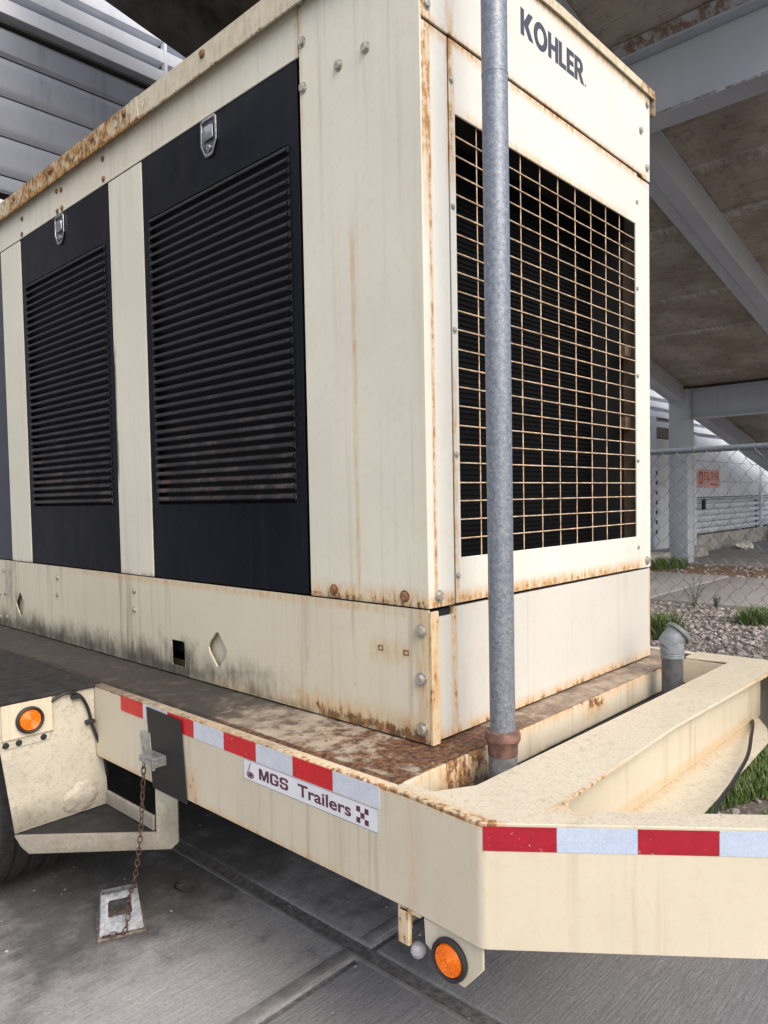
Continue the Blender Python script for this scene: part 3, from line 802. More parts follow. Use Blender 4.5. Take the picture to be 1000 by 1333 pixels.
# ------------------------------------------------------------------ litter by the wall
def crumple(name, c, s, seed, mat, lab, cat):
    bm = bmesh.new(); bmesh.ops.create_icosphere(bm, subdivisions=3, radius=1)
    for v in bm.verts:
        k = 1+.45*mnoise.noise(v.co*1.7+Vector((seed, 0, 0)))+.25*mnoise.noise(v.co*4.5+Vector((0, seed, 0)))
        v.co = Vector((c[0]+v.co.x*s[0]*k, c[1]+v.co.y*s[1]*k, max(.02, c[2]+v.co.z*s[2]*k)))
    obj(name, bm, mat, None, lab, cat)
crumple('crumpled_cloth', (18.5, 5.7, .09), (.34, .2, .11), 3, M_cloth, 'crumpled dirty white cloth lying at the foot of the white wall', 'rag')
crumple('rubbish_bag', (22.3, 5.6, .3), (.5, .4, .38), 8, M_bluebag, 'blue grey rubbish bag against the white wall at the right edge', 'bag')

# ================================================================== GENERATOR ENCLOSURE
gen = thing('generator_enclosure', (2.0, 3.1, .76), 'big cream generator enclosure with black louvred doors on the trailer', 'generator')
YE = 5.05; XE = 2.672; Z0, Z1, Z2, Z3, Z4 = .763, 1.100, 1.104, 2.617, 2.79
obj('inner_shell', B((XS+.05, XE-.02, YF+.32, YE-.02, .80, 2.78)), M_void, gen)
G = .0025                                      # half gap between panels
# --- long side, panels 4 mm thick standing on the plane x = XS
dia = lambda y, z: [(y+.055, z+.002), (y+.048, z+.016), (y+.007, z+.056), (y-.007, z+.056), (y-.048, z+.012), (y-.055, z-.004), (y-.05, z-.018), (y-.009, z-.06), (y+.006, z-.06), (y+.048, z-.016)]
sq = [(2.287, .80), (2.294, .793), (2.371, .793), (2.378, .80), (2.378, .878), (2.371, .885), (2.294, .885), (2.287, .878)]
bm = plate([(YF+.004, Z0), (3.858, Z0), (3.858, Z1), (YF+.004, Z1)], [sq, dia(2.083, .886), dia(3.845-.06, .891)], -.006, 0, m_side)
obj('base_panel', bm, M_base_side, gen)
bm = plate(rect(3.862, YE, Z0, Z1), [dia(4.4, .89)], -.006, .002, m_side)
obj('base_panel', bm, M_base_side, gen)
for yy, zc in ((2.083, .886), (3.785, .891), (4.4, .89)):    # dished plates seen inside the lifting holes
    bm = plate([(yy+q*1.25-yy*0, z) for q, z in []] or rect(yy-.08, yy+.08, zc-.08, zc+.08), [], -.03, -.024, m_side)
    obj('lifting_eye_plate', bm, M_base_side, gen)
obj('skid_member', B((XS+.05, XS+.12, 2.2, 2.45, .775, .83)), M_inner, gen)
M_edge = paint('rusty_edge_paint', (.62, .56, .42), stain=.4, rust=[((1.372, 1.15, .93), (.05, .05, .2), (.02, .02, .03), .66)])
obj('corner_angle', bev(plate(rect(YF-.0062, YF+.0035, Z0-.002, Z1-.004), [], -.03, -.0005, m_side), .0015), M_edge, gen)
bm = plate(rect(YF, 1.6-G, Z2, Z4), [], -.005, .0015, m_side); bev(bm, .0015)
obj('corner_panel', bm, M_side, gen)
for a, c in ((1.6+G, 3.17-G), (3.17+G, YE)):
    obj('top_rail', bev(plate(rect(a, c, Z3+G, Z4), [], -.005, 0, m_side), .0012), M_side, gen)
for a, c in ((2.487, 2.738), (3.622, 3.862), (4.74, YE)):
    obj('post_panel', bev(plate(rect(a, c, Z2, Z3-G), [], -.005, 0, m_side), .0012), M_side, gen)
# --- louvred doors
SL_P = .0301
def door(y0, y1, louv=True):
    mat = M_door if louv else M_bluepanel
    h = rect(y0+.045, y1-.05, 1.372, 2.398)
    bm = plate(rect(y0, y1, Z2+.003, Z3-.002), [h] if louv else [], -.006, -.001, m_side); bev(bm, .0012)
    d = obj('door', bm, mat, gen)
    if not louv: return d
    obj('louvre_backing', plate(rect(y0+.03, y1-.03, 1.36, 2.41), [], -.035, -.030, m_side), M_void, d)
    pr = [(-.006, .0), (.004, -.0035), (.009, -.0095), (.0095, -.0145), (.0078, -.0170), (.006, -.0160), (.0075, -.013), (.006, -.009), (.002, -.0055), (-.006, -.0025)]
    bm = bmesh.new(); ya_, yb_ = y0+.046, y1-.051
    ra = [bm.verts.new((XS-w, ya_, z)) for w, z in pr]; rb = [bm.verts.new((XS-w, yb_, z)) for w, z in pr]
    n = len(pr)
    for i in range(n): bm.faces.new((ra[i], ra[(i+1) % n], rb[(i+1) % n], rb[i]))
    bm.faces.new(ra); bm.faces.new(rb[::-1]); bmesh.ops.recalc_face_normals(bm, faces=bm.faces)
    zt_ = 2.394
    bmesh.ops.translate(bm, verts=bm.verts, vec=(0, 0, zt_))
    s = obj('slat', bm, M_slat, d); o = WL[s.name]
    for c in copies(s, [(o.x, o.y, o.z-SL_P*k) for k in range(1, 34)]): c.rotation_euler = (random.uniform(-.0012, .0012), random.uniform(-.03, .03), 0)
    # end tabs of the louvres: little vertical strip of notches
    for ya, yc in ((y0+.038, y0+.0445), (y1-.0495, y1-.043)):
        bm = bmesh.new()
        for k in range(34): box(bm, XS-.005, XS-.001, ya, yc, zt_-SL_P*k-.02, zt_-SL_P*k-.003)
        obj('louvre_tabs', bm, M_slat, d)['kind'] = 'stuff'
    # flush paddle latch
    yl = (y0+y1)/2; zl = 2.552
    sh = [(-.045, .018), (-.045, .052), (-.036, .06), (.036, .06), (.045, .052), (.045, -.022), (.022, -.06), (.012, -.064), (-.012, -.064), (-.022, -.06), (-.045, -.022)]
    inn = [(u*.8, v*.84) for u, v in sh]
    bm = plate([(yl+u, zl+v) for u, v in sh], [[(yl+u, zl+v) for u, v in inn]], -.001, .006, m_side); bev(bm, .002, 2)
    la = obj('latch', bm, M_chrome, d)
    return d
def latch_fill(d, y0, y1):
    yl = (y0+y1)/2; zl = 2.552
    bm = plate([(yl+u*.8, zl+v*.84) for u, v in ((-.045, .052), (-.036, .06), (.036, .06), (.045, .052), (.045, -.022), (.022, -.06), (-.022, -.06), (-.045, -.022))], [], -.0005, .0012, m_side)
    obj('latch_dish', bm, M_chromedark, d)
    bm = plate([(yl-.028, zl-.012), (yl+.028, zl-.012), (yl+.028, zl+.03), (yl+.014, zl+.034), (yl-.014, zl+.034), (yl-.028, zl+.03)], [], .002, .0085, m_side); bev(bm, .003, 2)
    obj('latch_paddle', bm, M_chrome, d)
    bm = lathe([(0, .0), (.012, .0), (.012, .005), (.009, .008), (0, .009)], (XS, yl, zl-.036), (-1, 0, 0), 16)
    obj('latch_lock', bm, M_chrome, d)
for (a, c) in ((1.612, 2.481), (2.744, 3.614)):
    d = door(a, c); latch_fill(d, a, c)
door(3.868, 4.735, False)

# --- front face
GX0, GX1, GZ0, GZ1 = 1.502, 2.553, 1.223, 2.348
bm = plate(rect(1.477+G, 2.569-G, Z2+.002, 2.530-G), [rect(GX0, GX1, GZ0, GZ1)], -.004, .002, m_front); bev(bm, .0012)
gp = obj('grille_panel', bm, M_front, gen)
hz = (GZ1-GZ0)/23; vx = (GX1-GX0)/10
h0 = obj('grille_wire', rod((GX0-.004, YF+.006, GZ0+hz), (GX1+.004, YF+.006, GZ0+hz),   .0018, 6), M_wire, gp); o = WL[h0.name]
for c in copies(h0, [(o.x, o.y, o.z+hz*k+random.uniform(-.001, .001)) for k in range(1, 22)]): c.rotation_euler = (0, random.uniform(-.0025, .0025), 0)
v0 = obj('grille_wire', rod((GX0+vx, YF+.010, GZ0-.004), (GX0+vx, YF+.010, GZ1+.004),   .0018, 6), M_wire, gp); o = WL[v0.name]
for c in copies(v0, [(o.x+vx*k+random.uniform(-.0015, .0015), o.y, o.z) for k in range(1, 9)]): c.rotation_euler = (0, random.uniform(-.002, .002), 0)
obj('corner_strip', bev(plate(rect(XS+.0015, 1.477-G, Z2, 2.53-G), [], -.004, .0005, m_front), .0012), M_front, gen)
obj('corner_strip', bev(plate(rect(2.569+G, XE, Z2, 2.524-G), [], -.004, .0005, m_front), .0012), M_front, gen)
top = [(XS+.001, 2.533), (1.474, 2.533), (1.474, 2.535), (2.60, 2.535), (2.612, 2.528), (XE, 2.528), (XE, 2.84), (2.0, 2.846), (XS+.001, 2.815)]
bm = plate(top, [], -.004, .0032, m_front); bev(bm, .0015)
obj('top_panel', bm, M_front, gen)
obj('base_front', bev(plate([(XS+.003, Z0+.002), (XE+.004, Z0+.002), (XE+.004, Z1-.003), (1.474, Z1-.003), (1.474, Z1-.022), (XS+.003, Z1-.022)], [], -.02, -.0035, m_front), .0015), M_base_front, gen)
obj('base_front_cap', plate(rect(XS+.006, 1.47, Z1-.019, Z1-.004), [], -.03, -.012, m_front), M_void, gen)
# radiator behind the grille
rd = obj('radiator', B((1.40, 2.60, YF+.20, YF+.30, 1.15, 2.42)), M_core, gen)
bm = bmesh.new()
for k in range(75): box(bm, 1.41, 2.58, YF+.196, YF+.1995, 1.20+.0155*k, 1.2045+.0155*k)
obj('fins', bm, M_core, rd)['kind'] = 'stuff'
obj('shroud_or_light_block', B((2.585, 2.60, YF+.008, YF+.062, 1.15, 2.30)), M_inner, rd)
obj('shroud_or_light_block', B((2.585, 2.60, YF+.063, YF+.19, 1.15, 2.42)), M_void, rd)
for z in (1.62, 1.88): obj('shroud_bracket', B((2.53, 2.5845, YF+.03, YF+.05, z, z+.04)), M_inner, rd)
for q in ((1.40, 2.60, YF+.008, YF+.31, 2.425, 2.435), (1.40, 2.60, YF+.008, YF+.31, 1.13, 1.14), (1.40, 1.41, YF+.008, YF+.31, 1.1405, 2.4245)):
    obj('shroud_or_light_block', B(q), M_void, rd)  # added dark boards that block stray light behind the grille
# --- far sides (seen only from other positions)
obj('far_side_panel', bev(B((XE-.006, XE, YF+.006, YE, Z0, 2.80)), .001), M_side, gen)
obj('rear_panel', bev(B((XS+.006, XE-.008, YE-.006, YE, Z0, 2.80)), .001), M_side, gen)
# --- roof cap, slightly higher to the right
def rz(x): return 2.822+(x-1.345)*.026
bm = bmesh.new(); XL_, XR_ = 1.343, 2.702; Yf, Yb = YF-.012, YE+.03
sec = [(XL_, -.083), (XL_, -.004), (XL_+.004, 0), (2.02, .012), (XR_-.004, 0), (XR_, -.004), (XR_, -.083), (XR_-.006, -.083), (XR_-.006, -.008), (XL_+.006, -.008), (XL_+.006, -.083)]
ra = [bm.verts.new((x, Yf, rz(x)+z)) for x, z in sec]; rb = [bm.verts.new((x, Yb, rz(x)+z)) for x, z in sec]
n = len(sec)
for i in range(n): bm.faces.new((ra[i], rb[i], rb[(i+1) % n], ra[(i+1) % n]))
bmesh.ops.triangulate(bm, faces=[bm.faces.new(ra), bm.faces.new(rb[::-1])])
bmesh.ops.recalc_face_normals(bm, faces=bm.faces)
rf = obj('roof_cap', bm, M_skirt, gen)
bm = bmesh.new()
vs = []
for x in (XL_+.0065, 2.02, XR_-.0065):
    for y in (Yf-.002, Yf+.003):
        for h in (-.026, .002): vs.append(bm.verts.new((x, y, rz(x)+h+(.01 if x == 2.02 else 0))))
for k in (0, 4):
    for f in ((0, 4, 5, 1), (2, 3, 7, 6), (0, 2, 6, 4), (1, 5, 7, 3)): bm.faces.new([vs[k+q] for q in f])
bm.faces.new([vs[0], vs[1], vs[3], vs[2]]); bm.faces.new([vs[8], vs[10], vs[11], vs[9]])
bmesh.ops.recalc_face_normals(bm, faces=bm.faces)
obj('front_lip', bm, M_skirt, rf)
obj('roof_lap', bev(B((XL_-.0035, XL_-.0005, 2.44, 2.49, rz(XL_)-.083, rz(XL_)-.004)), .001), M_skirt, rf)
# --- bolts
def boltmesh(d, r=.0105, h=.007):
    bm = bmesh.new(); lathe([(0, 0), (r*1.45, 0), (r*1.45, .0018), (r, .0018), (r, h*.9), (r*.85, h), (0, h)], (0, 0, 0), d, 12, bm)
    return bm
def bolts(d, pts, mat, parent, r=.0105, h=.007):
    bm = boltmesh(d, r, h); first = pts[0]
    bmesh.ops.translate(bm, verts=bm.verts, vec=first)
    s = obj('bolt', bm, mat, parent, origin=first); copies(s, pts[1:])
S_ = lambda L, w=.0015: [(XS-w, y, z) for y, z in L]
F_ = lambda L, w=.0032: [(x, YF-w, z) for x, z in L]
bolts((-1, 0, 0), S_([(1.583, 2.65), (1.581, 2.525), (1.437, 2.528), (1.336, 2.531), (1.583, 2.76)]), M_zincbolt, gen, .011, .010)
bolts((-1, 0, 0), S_([(1.499, 1.128), (1.234, 1.13)]), M_rustbolt, gen, .011, .009)
bolts((-1, 0, 0), S_([(1.181, 1.047), (1.184, .924), (1.182, .798)], 0), M_zincbolt, gen, .0125, .012)
bolts((-1, 0, 0), S_([(2.774, 2.716), (2.773, 2.639), (3.199, 2.717), (3.153, 2.71), (3.198, 2.633), (3.152, 2.633), (3.58, 2.703), (3.587, 2.635)], 0), M_rustbolt, gen, .008, .006)
bolts((-1, 0, 0), [(XL_, y, rz(XL_)-.03) for y in (3.59, 3.20, 3.17, 2.79, 2.54, 2.03)], M_rustbolt, gen, .010, .008)
bolts((-1, 0, 0), S_([(3.337, 1.049), (3.343, .972), (2.636, 1.041), (2.641, .967)], 0), M_zincbolt, gen, .0085, .006)
bolts((-1, 0, 0), S_([(3.977, 1.049), (3.969, .932), (4.043, .926), (3.96, .811), (4.056, .805)], .002), M_zincbolt, gen, .0085, .006)
bolts((0, -1, 0), F_([(1.392, 2.567), (2.648, 2.80), (2.594, 2.689), (2.646, 2.572)]), M_zincbolt, gen, .0095, .008)
bolts((0, -1, 0), F_([(1.487, z) for z in (2.425, 2.113, 1.804, 1.488, 1.177)], .002), M_zincbolt, gen, .0055, .005)
bolts((0, -1, 0), F_([(2.562, z) for z in (2.426, 2.119, 1.806, 1.499, 1.183)], .002), M_zincbolt, gen, .0055, .005)
bolts((0, -1, 0), F_([(1.409, 1.132), (2.64, 1.129)], .0005), M_zincbolt, gen, .0115, .009)
for y, z in ((1.324, .987), (1.234, .985)):
    bm = plate(rect(y-.009, y+.009, z-.007, z+.007), [rect(y-.006, y+.006, z-.004, z+.004)], 0, .0015, m_side)
    obj('label_clip', bm, M_rustbolt, gen)
# --- lettering
def arc(cx, cy, rx, ry, a0, a1, n): return [(cx+rx*cos(rad(a0+(a1-a0)*i/n)), cy+ry*sin(rad(a0+(a1-a0)*i/n))) for i in range(n+1)]
LET = [
 ([(0, 0), (.25, 0), (.25, .44), (.60, 0), (.93, 0), (.55, .5), (.90, 1), (.58, 1), (.25, .56), (.25, 1), (0, 1)], [], .93),
 (arc(.5, .5, .52, .54, 0, 352, 44), [arc(.5, .5, .26, .31, 0, 350, 35)], 1.03),
 ([(0, 0), (.25, 0), (.25, .4), (.56, .4), (.56, 0), (.81, 0), (.81, 1), (.56, 1), (.56, .6), (.25, .6), (.25, 1), (0, 1)], [], .81),
 ([(0, 0), (.60, 0), (.60, .2), (.25, .2), (.25, 1), (0, 1)], [], .60),
 ([(0, 0), (.62, 0), (.62, .2), (.25, .2), (.25, .4), (.58, .4), (.58, .59), (.25, .59), (.25, .8), (.62, .8), (.62, 1), (0, 1)], [], .62),
 ([(0, 0), (.25, 0), (.25, .38), (.30, .38), (.55, 0), (.86, 0), (.55, .42)]+arc(.42, .69, .33, .31, -52, 90, 12)+[(0, 1)], [[(.25, .56), (.36, .56)]+arc(.36, .69, .14, .13, -80, 80, 6)+[(.25, .82)]], .82)]
hL = .0735; wL = .365
tot = sum(l[2] for l in LET)+.055*5; sx = wL/tot; ux = 1.808
for outer, holes, adv in LET:
    mp = lambda u, v, w, ux=ux: Vector((ux+u*sx, YF-.0033-w, 2.6815+v*hL))
    obj('letter', plate(outer, holes, -.0005, .0007, mp), M_letter, gen)
    ux += (adv+.055)*sx
obj('trademark_dot', plate(rect(ux+.004, ux+.010, 2.682, 2.688), [], -.0005, .0006, lambda u, v, w: Vector((u, YF-.0033-w, v))), M_letter, gen)

# ================================================================== TRAILER
tr = thing('trailer', (2.0, 2.6, 0), 'cream flatbed trailer with reflective tape carrying the generator', 'trailer')
ZT, ZB = .757, .515
XR2 = 2.865
TD = Vector((.613, -.79)).normalized()
PB = Vector((XR-.012, .8095)); TL = 1.41
PE = PB+TD*TL
def mir_x(x): return XR+XR2-x
def rail_near():
    # outer skin bends into the tongue: one plan outline, extruded upwards
    nrm = Vector((-TD.y, TD.x))             # towards the inside of the A-frame
    out_ = [(XR, 5.6), (XR, 1.0), (XR-.0112, .8225)]
    for t in (.25, .5, .75):                # rounded corner
        a = Vector((XR-.0112, .8225)); b2 = PB; c2 = PB+TD*.012
        q = a*(1-t)**2+b2*2*t*(1-t)+c2*t*t; out_.append((q.x, q.y))
    out_ += [tuple(PB+TD*.012), tuple(PE)]
    i2 = PE+nrm*.008
    inn = [tuple(i2), tuple(PB+TD*.012+nrm*.008), (XR-.0025, .826), (XR+.0085, 1.0), (XR+.0085, 5.6)]
    return out_+inn
nrm = Vector((-TD.y, TD.x))
mz = lambda u, v, w: Vector((u, v, w))
mzm = lambda u, v, w: Vector((mir_x(u), v, w))
for mp in (mz, mzm):
    bm = plate(rail_near(), [], ZB, ZT-.005, mp); bev(bm, .0015, 1, 50)
    rl = obj('side_rail', bm, M_frame, tr)
    obj('bottom_flange', bev(plate([(XR+.009, 5.6), (XR+.009, .85), (XR+.08, .83), (XR+.08, 5.6)], [], ZB+.001, ZB+.010, mp), .001), M_frame, rl)
    tin = [tuple(PB+TD*.06+nrm*.009), tuple(PE+nrm*.009), tuple(PE+nrm*.07), tuple(PB+TD*.06+nrm*.07)]
    obj('tongue_flange', bev(plate(tin, [], ZB+.001, ZB+.010, mp), .001), M_frame, rl)
    for a, c, mt in ((2.45, 1.06, M_frame), (5.6, 2.451, M_trayfloor)):
        obj('top_lip', bev(plate([(XR+.0003, a), (XR+.0003, c), (XR+.032, c), (XR+.032, a)], [], ZT-.0048, ZT+.001, mp), .0016, 2), mt, rl)
# top plate over the A-frame and front crossmember
fl = [(XR+.0003, 1.054), (XR+.0003, 1.0), (XR-.0109, .8225)]
for t in (.25, .5, .75):
    a = Vector((XR-.0112, .8225)); c2 = PB+TD*.012; q = a*(1-t)**2+PB*2*t*(1-t)+c2*t*t; fl.append((q.x+.0004, q.y+.0003))
fl += [tuple(PE+nrm*.0004)]
fl += [tuple(PE+nrm*.062), (1.262, .704), (1.272, .722), (1.31, .737)]
left_half = fl
right_half = [(mir_x(x), y) for x, y in fl][::-1]
back = [(XR2-.115, 1.054), (XR2-.10, .90), (1.9, .912), (1.245, .925), (1.16, .975), (1.15, 1.054)]
poly = left_half+[(1.9, .757)]+[p for p in right_half]+back
bm = plate(poly, [], ZT-.0045, ZT+.004, mz); bev(bm, .0015, 1, 50)
obj('top_plate', bm, M_frame, tr)
obj('crossmember_web', bev(B((1.27, mir_x(1.27), .778, .788, .598, ZT-.005)), .001), M_frame, tr)
gus = [(1.25, .79), (1.36, .60), (1.77, .645), (2.14, .663), (2.45, .68), (2.58, .72), (2.705, .79)]
obj('gusset_plate', bev(plate(gus, [], .589, .5975, mz), .001), M_frame, tr)
obj('crossmember_back', B((1.27, mir_x(1.27), .895, .903, .60, ZT-.005)), M_frame, tr)
obj('gap_tray', B((1.125, XR2-.012, .905, 1.2, .640, .650)), M_jointfill, tr)
obj('rail_web_inner', B((XR2-.12, XR2-.112, .80, 1.07, .60, ZT-.006)), M_frame, tr)
obj('bolt', lathe([(0, 0), (.014, 0), (.012, .007), (0, .008)], (XR2-.12, .97, .70), (-1, 0, 0), 12), M_rustbolt, tr)
# skid ledge under the enclosure front
obj('skid_beam', bev(B((1.165, XR2-.13, 1.062, 1.13, .668, ZT-.0015)), .005, 2), M_ledge, tr)
obj('rubber_strip', bev(B((1.2, XR2-.13, 1.045, 1.062, .651, .667)), .003), M_blackwire, tr)
# deck plate, a groove away from the rail lip; the last stretch dented and scaly
bm = bmesh.new(); NX, NY = 14, 130; g = []
for i in range(NX+1):
    row = []
    for j in range(NY+1):
        x = XR+.037+(1.40-XR-.037)*i/NX; y = 1.064+(5.6-1.064)*j/NY
        h = .0022*mnoise.noise(Vector((x*14, y*9, 0)))+.0012*mnoise.noise(Vector((x*60, y*60, 3)))
        row.append(bm.verts.new((x, y, ZT+.0005+h-(.006 if i == 0 else 0))))
    g.append(row)
for i in range(NX):
    for j in range(NY): bm.faces.new((g[i][j], g[i+1][j], g[i+1][j+1], g[i][j+1]))
obj('deck_plate', bm, M_deck, tr)
bm = rough_sheet(1.4005, XR2-.128, 1.0635, 1.17, ZT+.0005, .02, .0016, 16)
obj('deck_plate', bm, M_deck, tr)
obj('deck_core', B((XR+.04, XR2-.04, 1.135, 5.58, .70, ZT-.004)), M_deck, tr)
obj('deck_plate', B((XE-.02, XR2-.034, 1.135, 5.6, ZT-.004, ZT+.001)), M_deck, tr)
# scaly rust flakes by the enclosure corner
V, Fc = stones(130, (1.16, 1.5, 1.07, 1.5), .0015, .007, 17, lambda x, y: ZT-.001 if not (x > XS-.01 and y > YF-.01) else None)
me = bpy.data.meshes.new('rust_scale'); me.from_pydata(V, [], Fc); me.materials.append(M_rustbolt)
link('rust_scale', me, (0, 0, 0), tr)['kind'] = 'stuff'
# reflective tape
def tape_rail(y0, y1, mat): obj('reflective_tape', plate(rect(y0+.0006, y1-.0006, .7065, .7555), [], .0002, .0011, lambda u, v, w: Vector((XR-w, u, v))), mat, tr)
yb_ = [2.253, 2.108, 1.962, 1.820, 1.672, 1.528, 1.380, 1.236, 1.085]
for i in range(8): tape_rail(yb_[i+1], yb_[i], M_red if i % 2 == 0 else M_silver)
def tape_tongue(s0, s1, mat):
    def mp(u, v, w):
        q = PB+TD*u-nrm*w; return Vector((q.x, q.y, v))
    obj('reflective_tape', plate(rect(s0+.0006, s1-.0006, .7085, .7555), [], .0002, .0011, mp), mat, tr)
for i, (a, c) in enumerate(((.004, .1425), (.1425, .291), (.291, .438), (.438, .586), (.586, .734), (.734, .882), (.882, 1.03))):
    tape_tongue(a, c, M_redd if i % 2 == 0 else M_silverb)
# corner bit of the first red strip that wraps the bend
# maker's sticker
def m_rail(u, v, w): return Vector((XR-w, 1.584-u, .6505+v))      # u to the right as seen, v up
stk = obj('sticker', plate(rect(0, .494, 0, .0545), [], .0002, .0008, m_rail), M_sticker, tr)
def text_mesh(txt, h, bold, mp, shear=0.0):
    cu = bpy.data.curves.new('lettering', 'FONT'); cu.body = txt; cu.size = 1; cu.offset = bold; cu.resolution_u = 4
    t = bpy.data.objects.new('lettering', cu); COL.objects.link(t)
    dg = bpy.context.evaluated_depsgraph_get(); me = bpy.data.meshes.new_from_object(t.evaluated_get(dg))
    bpy.data.objects.remove(t, do_unlink=True)
    bm = bmesh.new(); bm.from_mesh(me); bpy.data.meshes.remove(me)
    xs_ = [v.co.x for v in bm.verts]; ys_ = [v.co.y for v in bm.verts]; return bm, min(xs_), max(xs_), min(ys_), max(ys_)
def put_text(txt, u0, u1, v0, v1, bold, parent, w=.0011):
    bm, a, b2, c, d = text_mesh(txt, 1, bold, None)
    for v in bm.verts:
        v.co = m_rail(u0+(v.co.x-a)/(b2-a)*(u1-u0), v0+(v.co.y-c)/(d-c)*(v1-v0), w)
    obj('lettering', bm, M_maroon, parent)
PM = [(0, 0), (.2, 0), (.2, .6), (.39, 0), (.56, 0), (.75, .6), (.75, 0), (.95, 0), (.95, 1), (.68, 1), (.475, .35), (.27, 1), (0, 1)]
PG = [(.15, 0), (.65, 0), (.8, .15), (.8, .52), (.42, .52), (.42, .36), (.58, .36), (.58, .2), (.54, .17), (.26, .17), (.22, .21), (.22, .79), (.26, .83), (.54, .83), (.58, .79), (.58, .68), (.8, .68), (.8, .85), (.65, 1), (.15, 1), (0, .85), (0, .15)]
PS = [(0, .32), (0, .14), (.14, 0), (.63, 0), (.77, .14), (.77, .44), (.63, .58), (.27, .58), (.22, .63), (.22, .78), (.27, .83), (.5, .83), (.55, .78), (.55, .7), (.77, .7), (.77, .86), (.63, 1), (.14, 1), (0, .86), (0, .55), (.14, .42), (.5, .42), (.55, .37), (.55, .22), (.5, .17), (.27, .17), (.22, .22), (.22, .32)]
u_ = .068
for pg, wd in ((PM, .95), (PG, .8), (PS, .77)):
    k_ = .0425
    obj('letter', plate([(u_+a*k_, .0135+c*.029) for a, c in pg], [], .0008, .0013, m_rail), M_maroon, stk); u_ += (wd+.12)*k_
put_text('Trailers', .222, .408, .0125, .043, .022, stk)
bm = bmesh.new()
plate(arc(.030, .0155, .016, .0085, 0, 350, 24), [arc(.030, .0155, .013, .0055, 0, 350, 24)], .0008, .0012, m_rail, bm)
plate(arc(.030, .0155, .0105, .0045, 0, 350, 20), [], .0008, .0012, m_rail, bm)
for p, q in (((.018, .022), (.031, .047)), ((.024, .025), (.032, .047))):
    d_ = (Vector(q)-Vector(p)).normalized(); n_ = Vector((-d_.y, d_.x))*.0007
    plate([tuple(Vector(p)-n_), tuple(Vector(q)-n_), tuple(Vector(q)+n_), tuple(Vector(p)+n_)], [], .0008, .0012, m_rail, bm)
obj('emblem', bm, M_maroon, stk)
bm = bmesh.new(); c_ = .0125
for i, j in ((0, 0), (2, 0), (1, 1), (0, 2), (2, 2)):
    plate(rect(.425+i*c_*1.05, .425+i*c_*1.05+c_, .0075+j*c_, .0075+(j+1)*c_), [], .0008, .0012, m_rail, bm)
obj('checker_mark', bm, M_maroon, stk)
obj('sticker_border', plate(rect(0.0005, .4935, .0005, .054), [rect(.0018, .4922, .0018, .0527)], .0008, .0010, m_rail), plain('grey_print', (.2, .2, .21), .4), stk)
# black flap on the rail, slightly askew and proud
mr = lambda u, v, w: Vector((XR-w, u, v))
bm = plate([(2.078, .752), (1.88, .7465), (1.858, .505), (2.052, .505)], [], .003, .007, mr); bev(bm, .0015)
fp_ = obj('flap', bm, M_blackplate, tr)
bm = plate([(2.118, .668), (2.056, .675), (2.046, .583), (2.066, .590), (2.105, .600)], [], .001, .009, mr); bev(bm, .0015)
obj('chain_plate', bm, M_galvplate, tr)
bm = bmesh.new()                                 # little L bracket with a bolt
box(bm, XR-.058, XR-.008, 1.965, 2.035, .6235, .6255); box(bm, XR-.058, XR-.0565, 1.965, 2.035, .608, .6215)
box(bm, XR-.054, XR-.008, 1.962, 1.9635, .598, .6255)
obj('latch_bracket', bev(bm, .001), M_galvplate, tr)
obj('latch_bolt', rod((XR-.03, 2.0, .578), (XR-.03, 2.0, .622), .006, 8), M_zincbolt, tr)
obj('latch_bolt', rod((XR-.05, 2.02, .606), (XR-.005, 2.02, .606), .0045, 8), M_zincbolt, tr)
# lamp plate below the bend, hook with round knob
pent = [(.966, .513), (.963, .459), (.874, .410), (.862, .410), (.816, .464), (.816, .513)]
lp = obj('lamp_plate', bev(plate(pent, [], -.006, .0, mr), .0015), M_frame, tr)
def lamp(o, d, parent, s=1.0):
    g = obj('marker_lamp', lathe([(.0, .001), (.0425*s, .001), (.0435*s, .005), (.0425*s, .0115), (.038*s, .0135), (.0345*s, .0115), (.033*s, .006), (0, .006)], o, d, 36), M_gasket, parent)
    pr = [(.0328*s, .0055), (.0328*s, .0095)]
    for k in range(7):
        r = .031*s*(1-k/7.5); pr += [(r, .0128+.0004*k), (r-.0018*s, .0118+.0004*k)]
    pr += [(.0035*s, .0158), (0, .0162)]
    obj('lens', lathe(pr, o, d, 36), M_lens, g)
    return g
lamp((XR, .8945, .4565), (-1, 0, 0), tr)
bm = B((XR+.0, XR+.012, 1.008, 1.040, .432, .5145), (XR+.0121, XR+.045, 1.034, 1.040, .44, .5145), (XR-.0, XR+.05, .975, 1.0335, .505, .5145))
hk = obj('hook_bracket', bev(bm, .0025), paint('rusty_bracket_paint', (.62, .55, .42), rust=[((XR, 1.02, .47), (.1, .1, .06), (.05, .05, .05), .7)]), tr)
obj('knob', lathe([(0, -.017), (.006, -.0163), (.012, -.012), (.0165, -.003), (.0155, .007), (.010, .0135), (0, .0165)], (XR+.02, 1.0, .420), (0, 0, 1), 20), M_greyknob, hk)
# coupler at the end of the A-frame
obj('coupler', bev(B((1.93, 2.05, -.62, -.20, .62, .72)), .01, 2), M_frame, tr)
obj('tow_ring', tube([(1.99+.05*cos(q*.3), -.68+.05*sin(q*.3), .67) for q in range(21)], .017, 10, closed=True), M_zincbolt, tr)
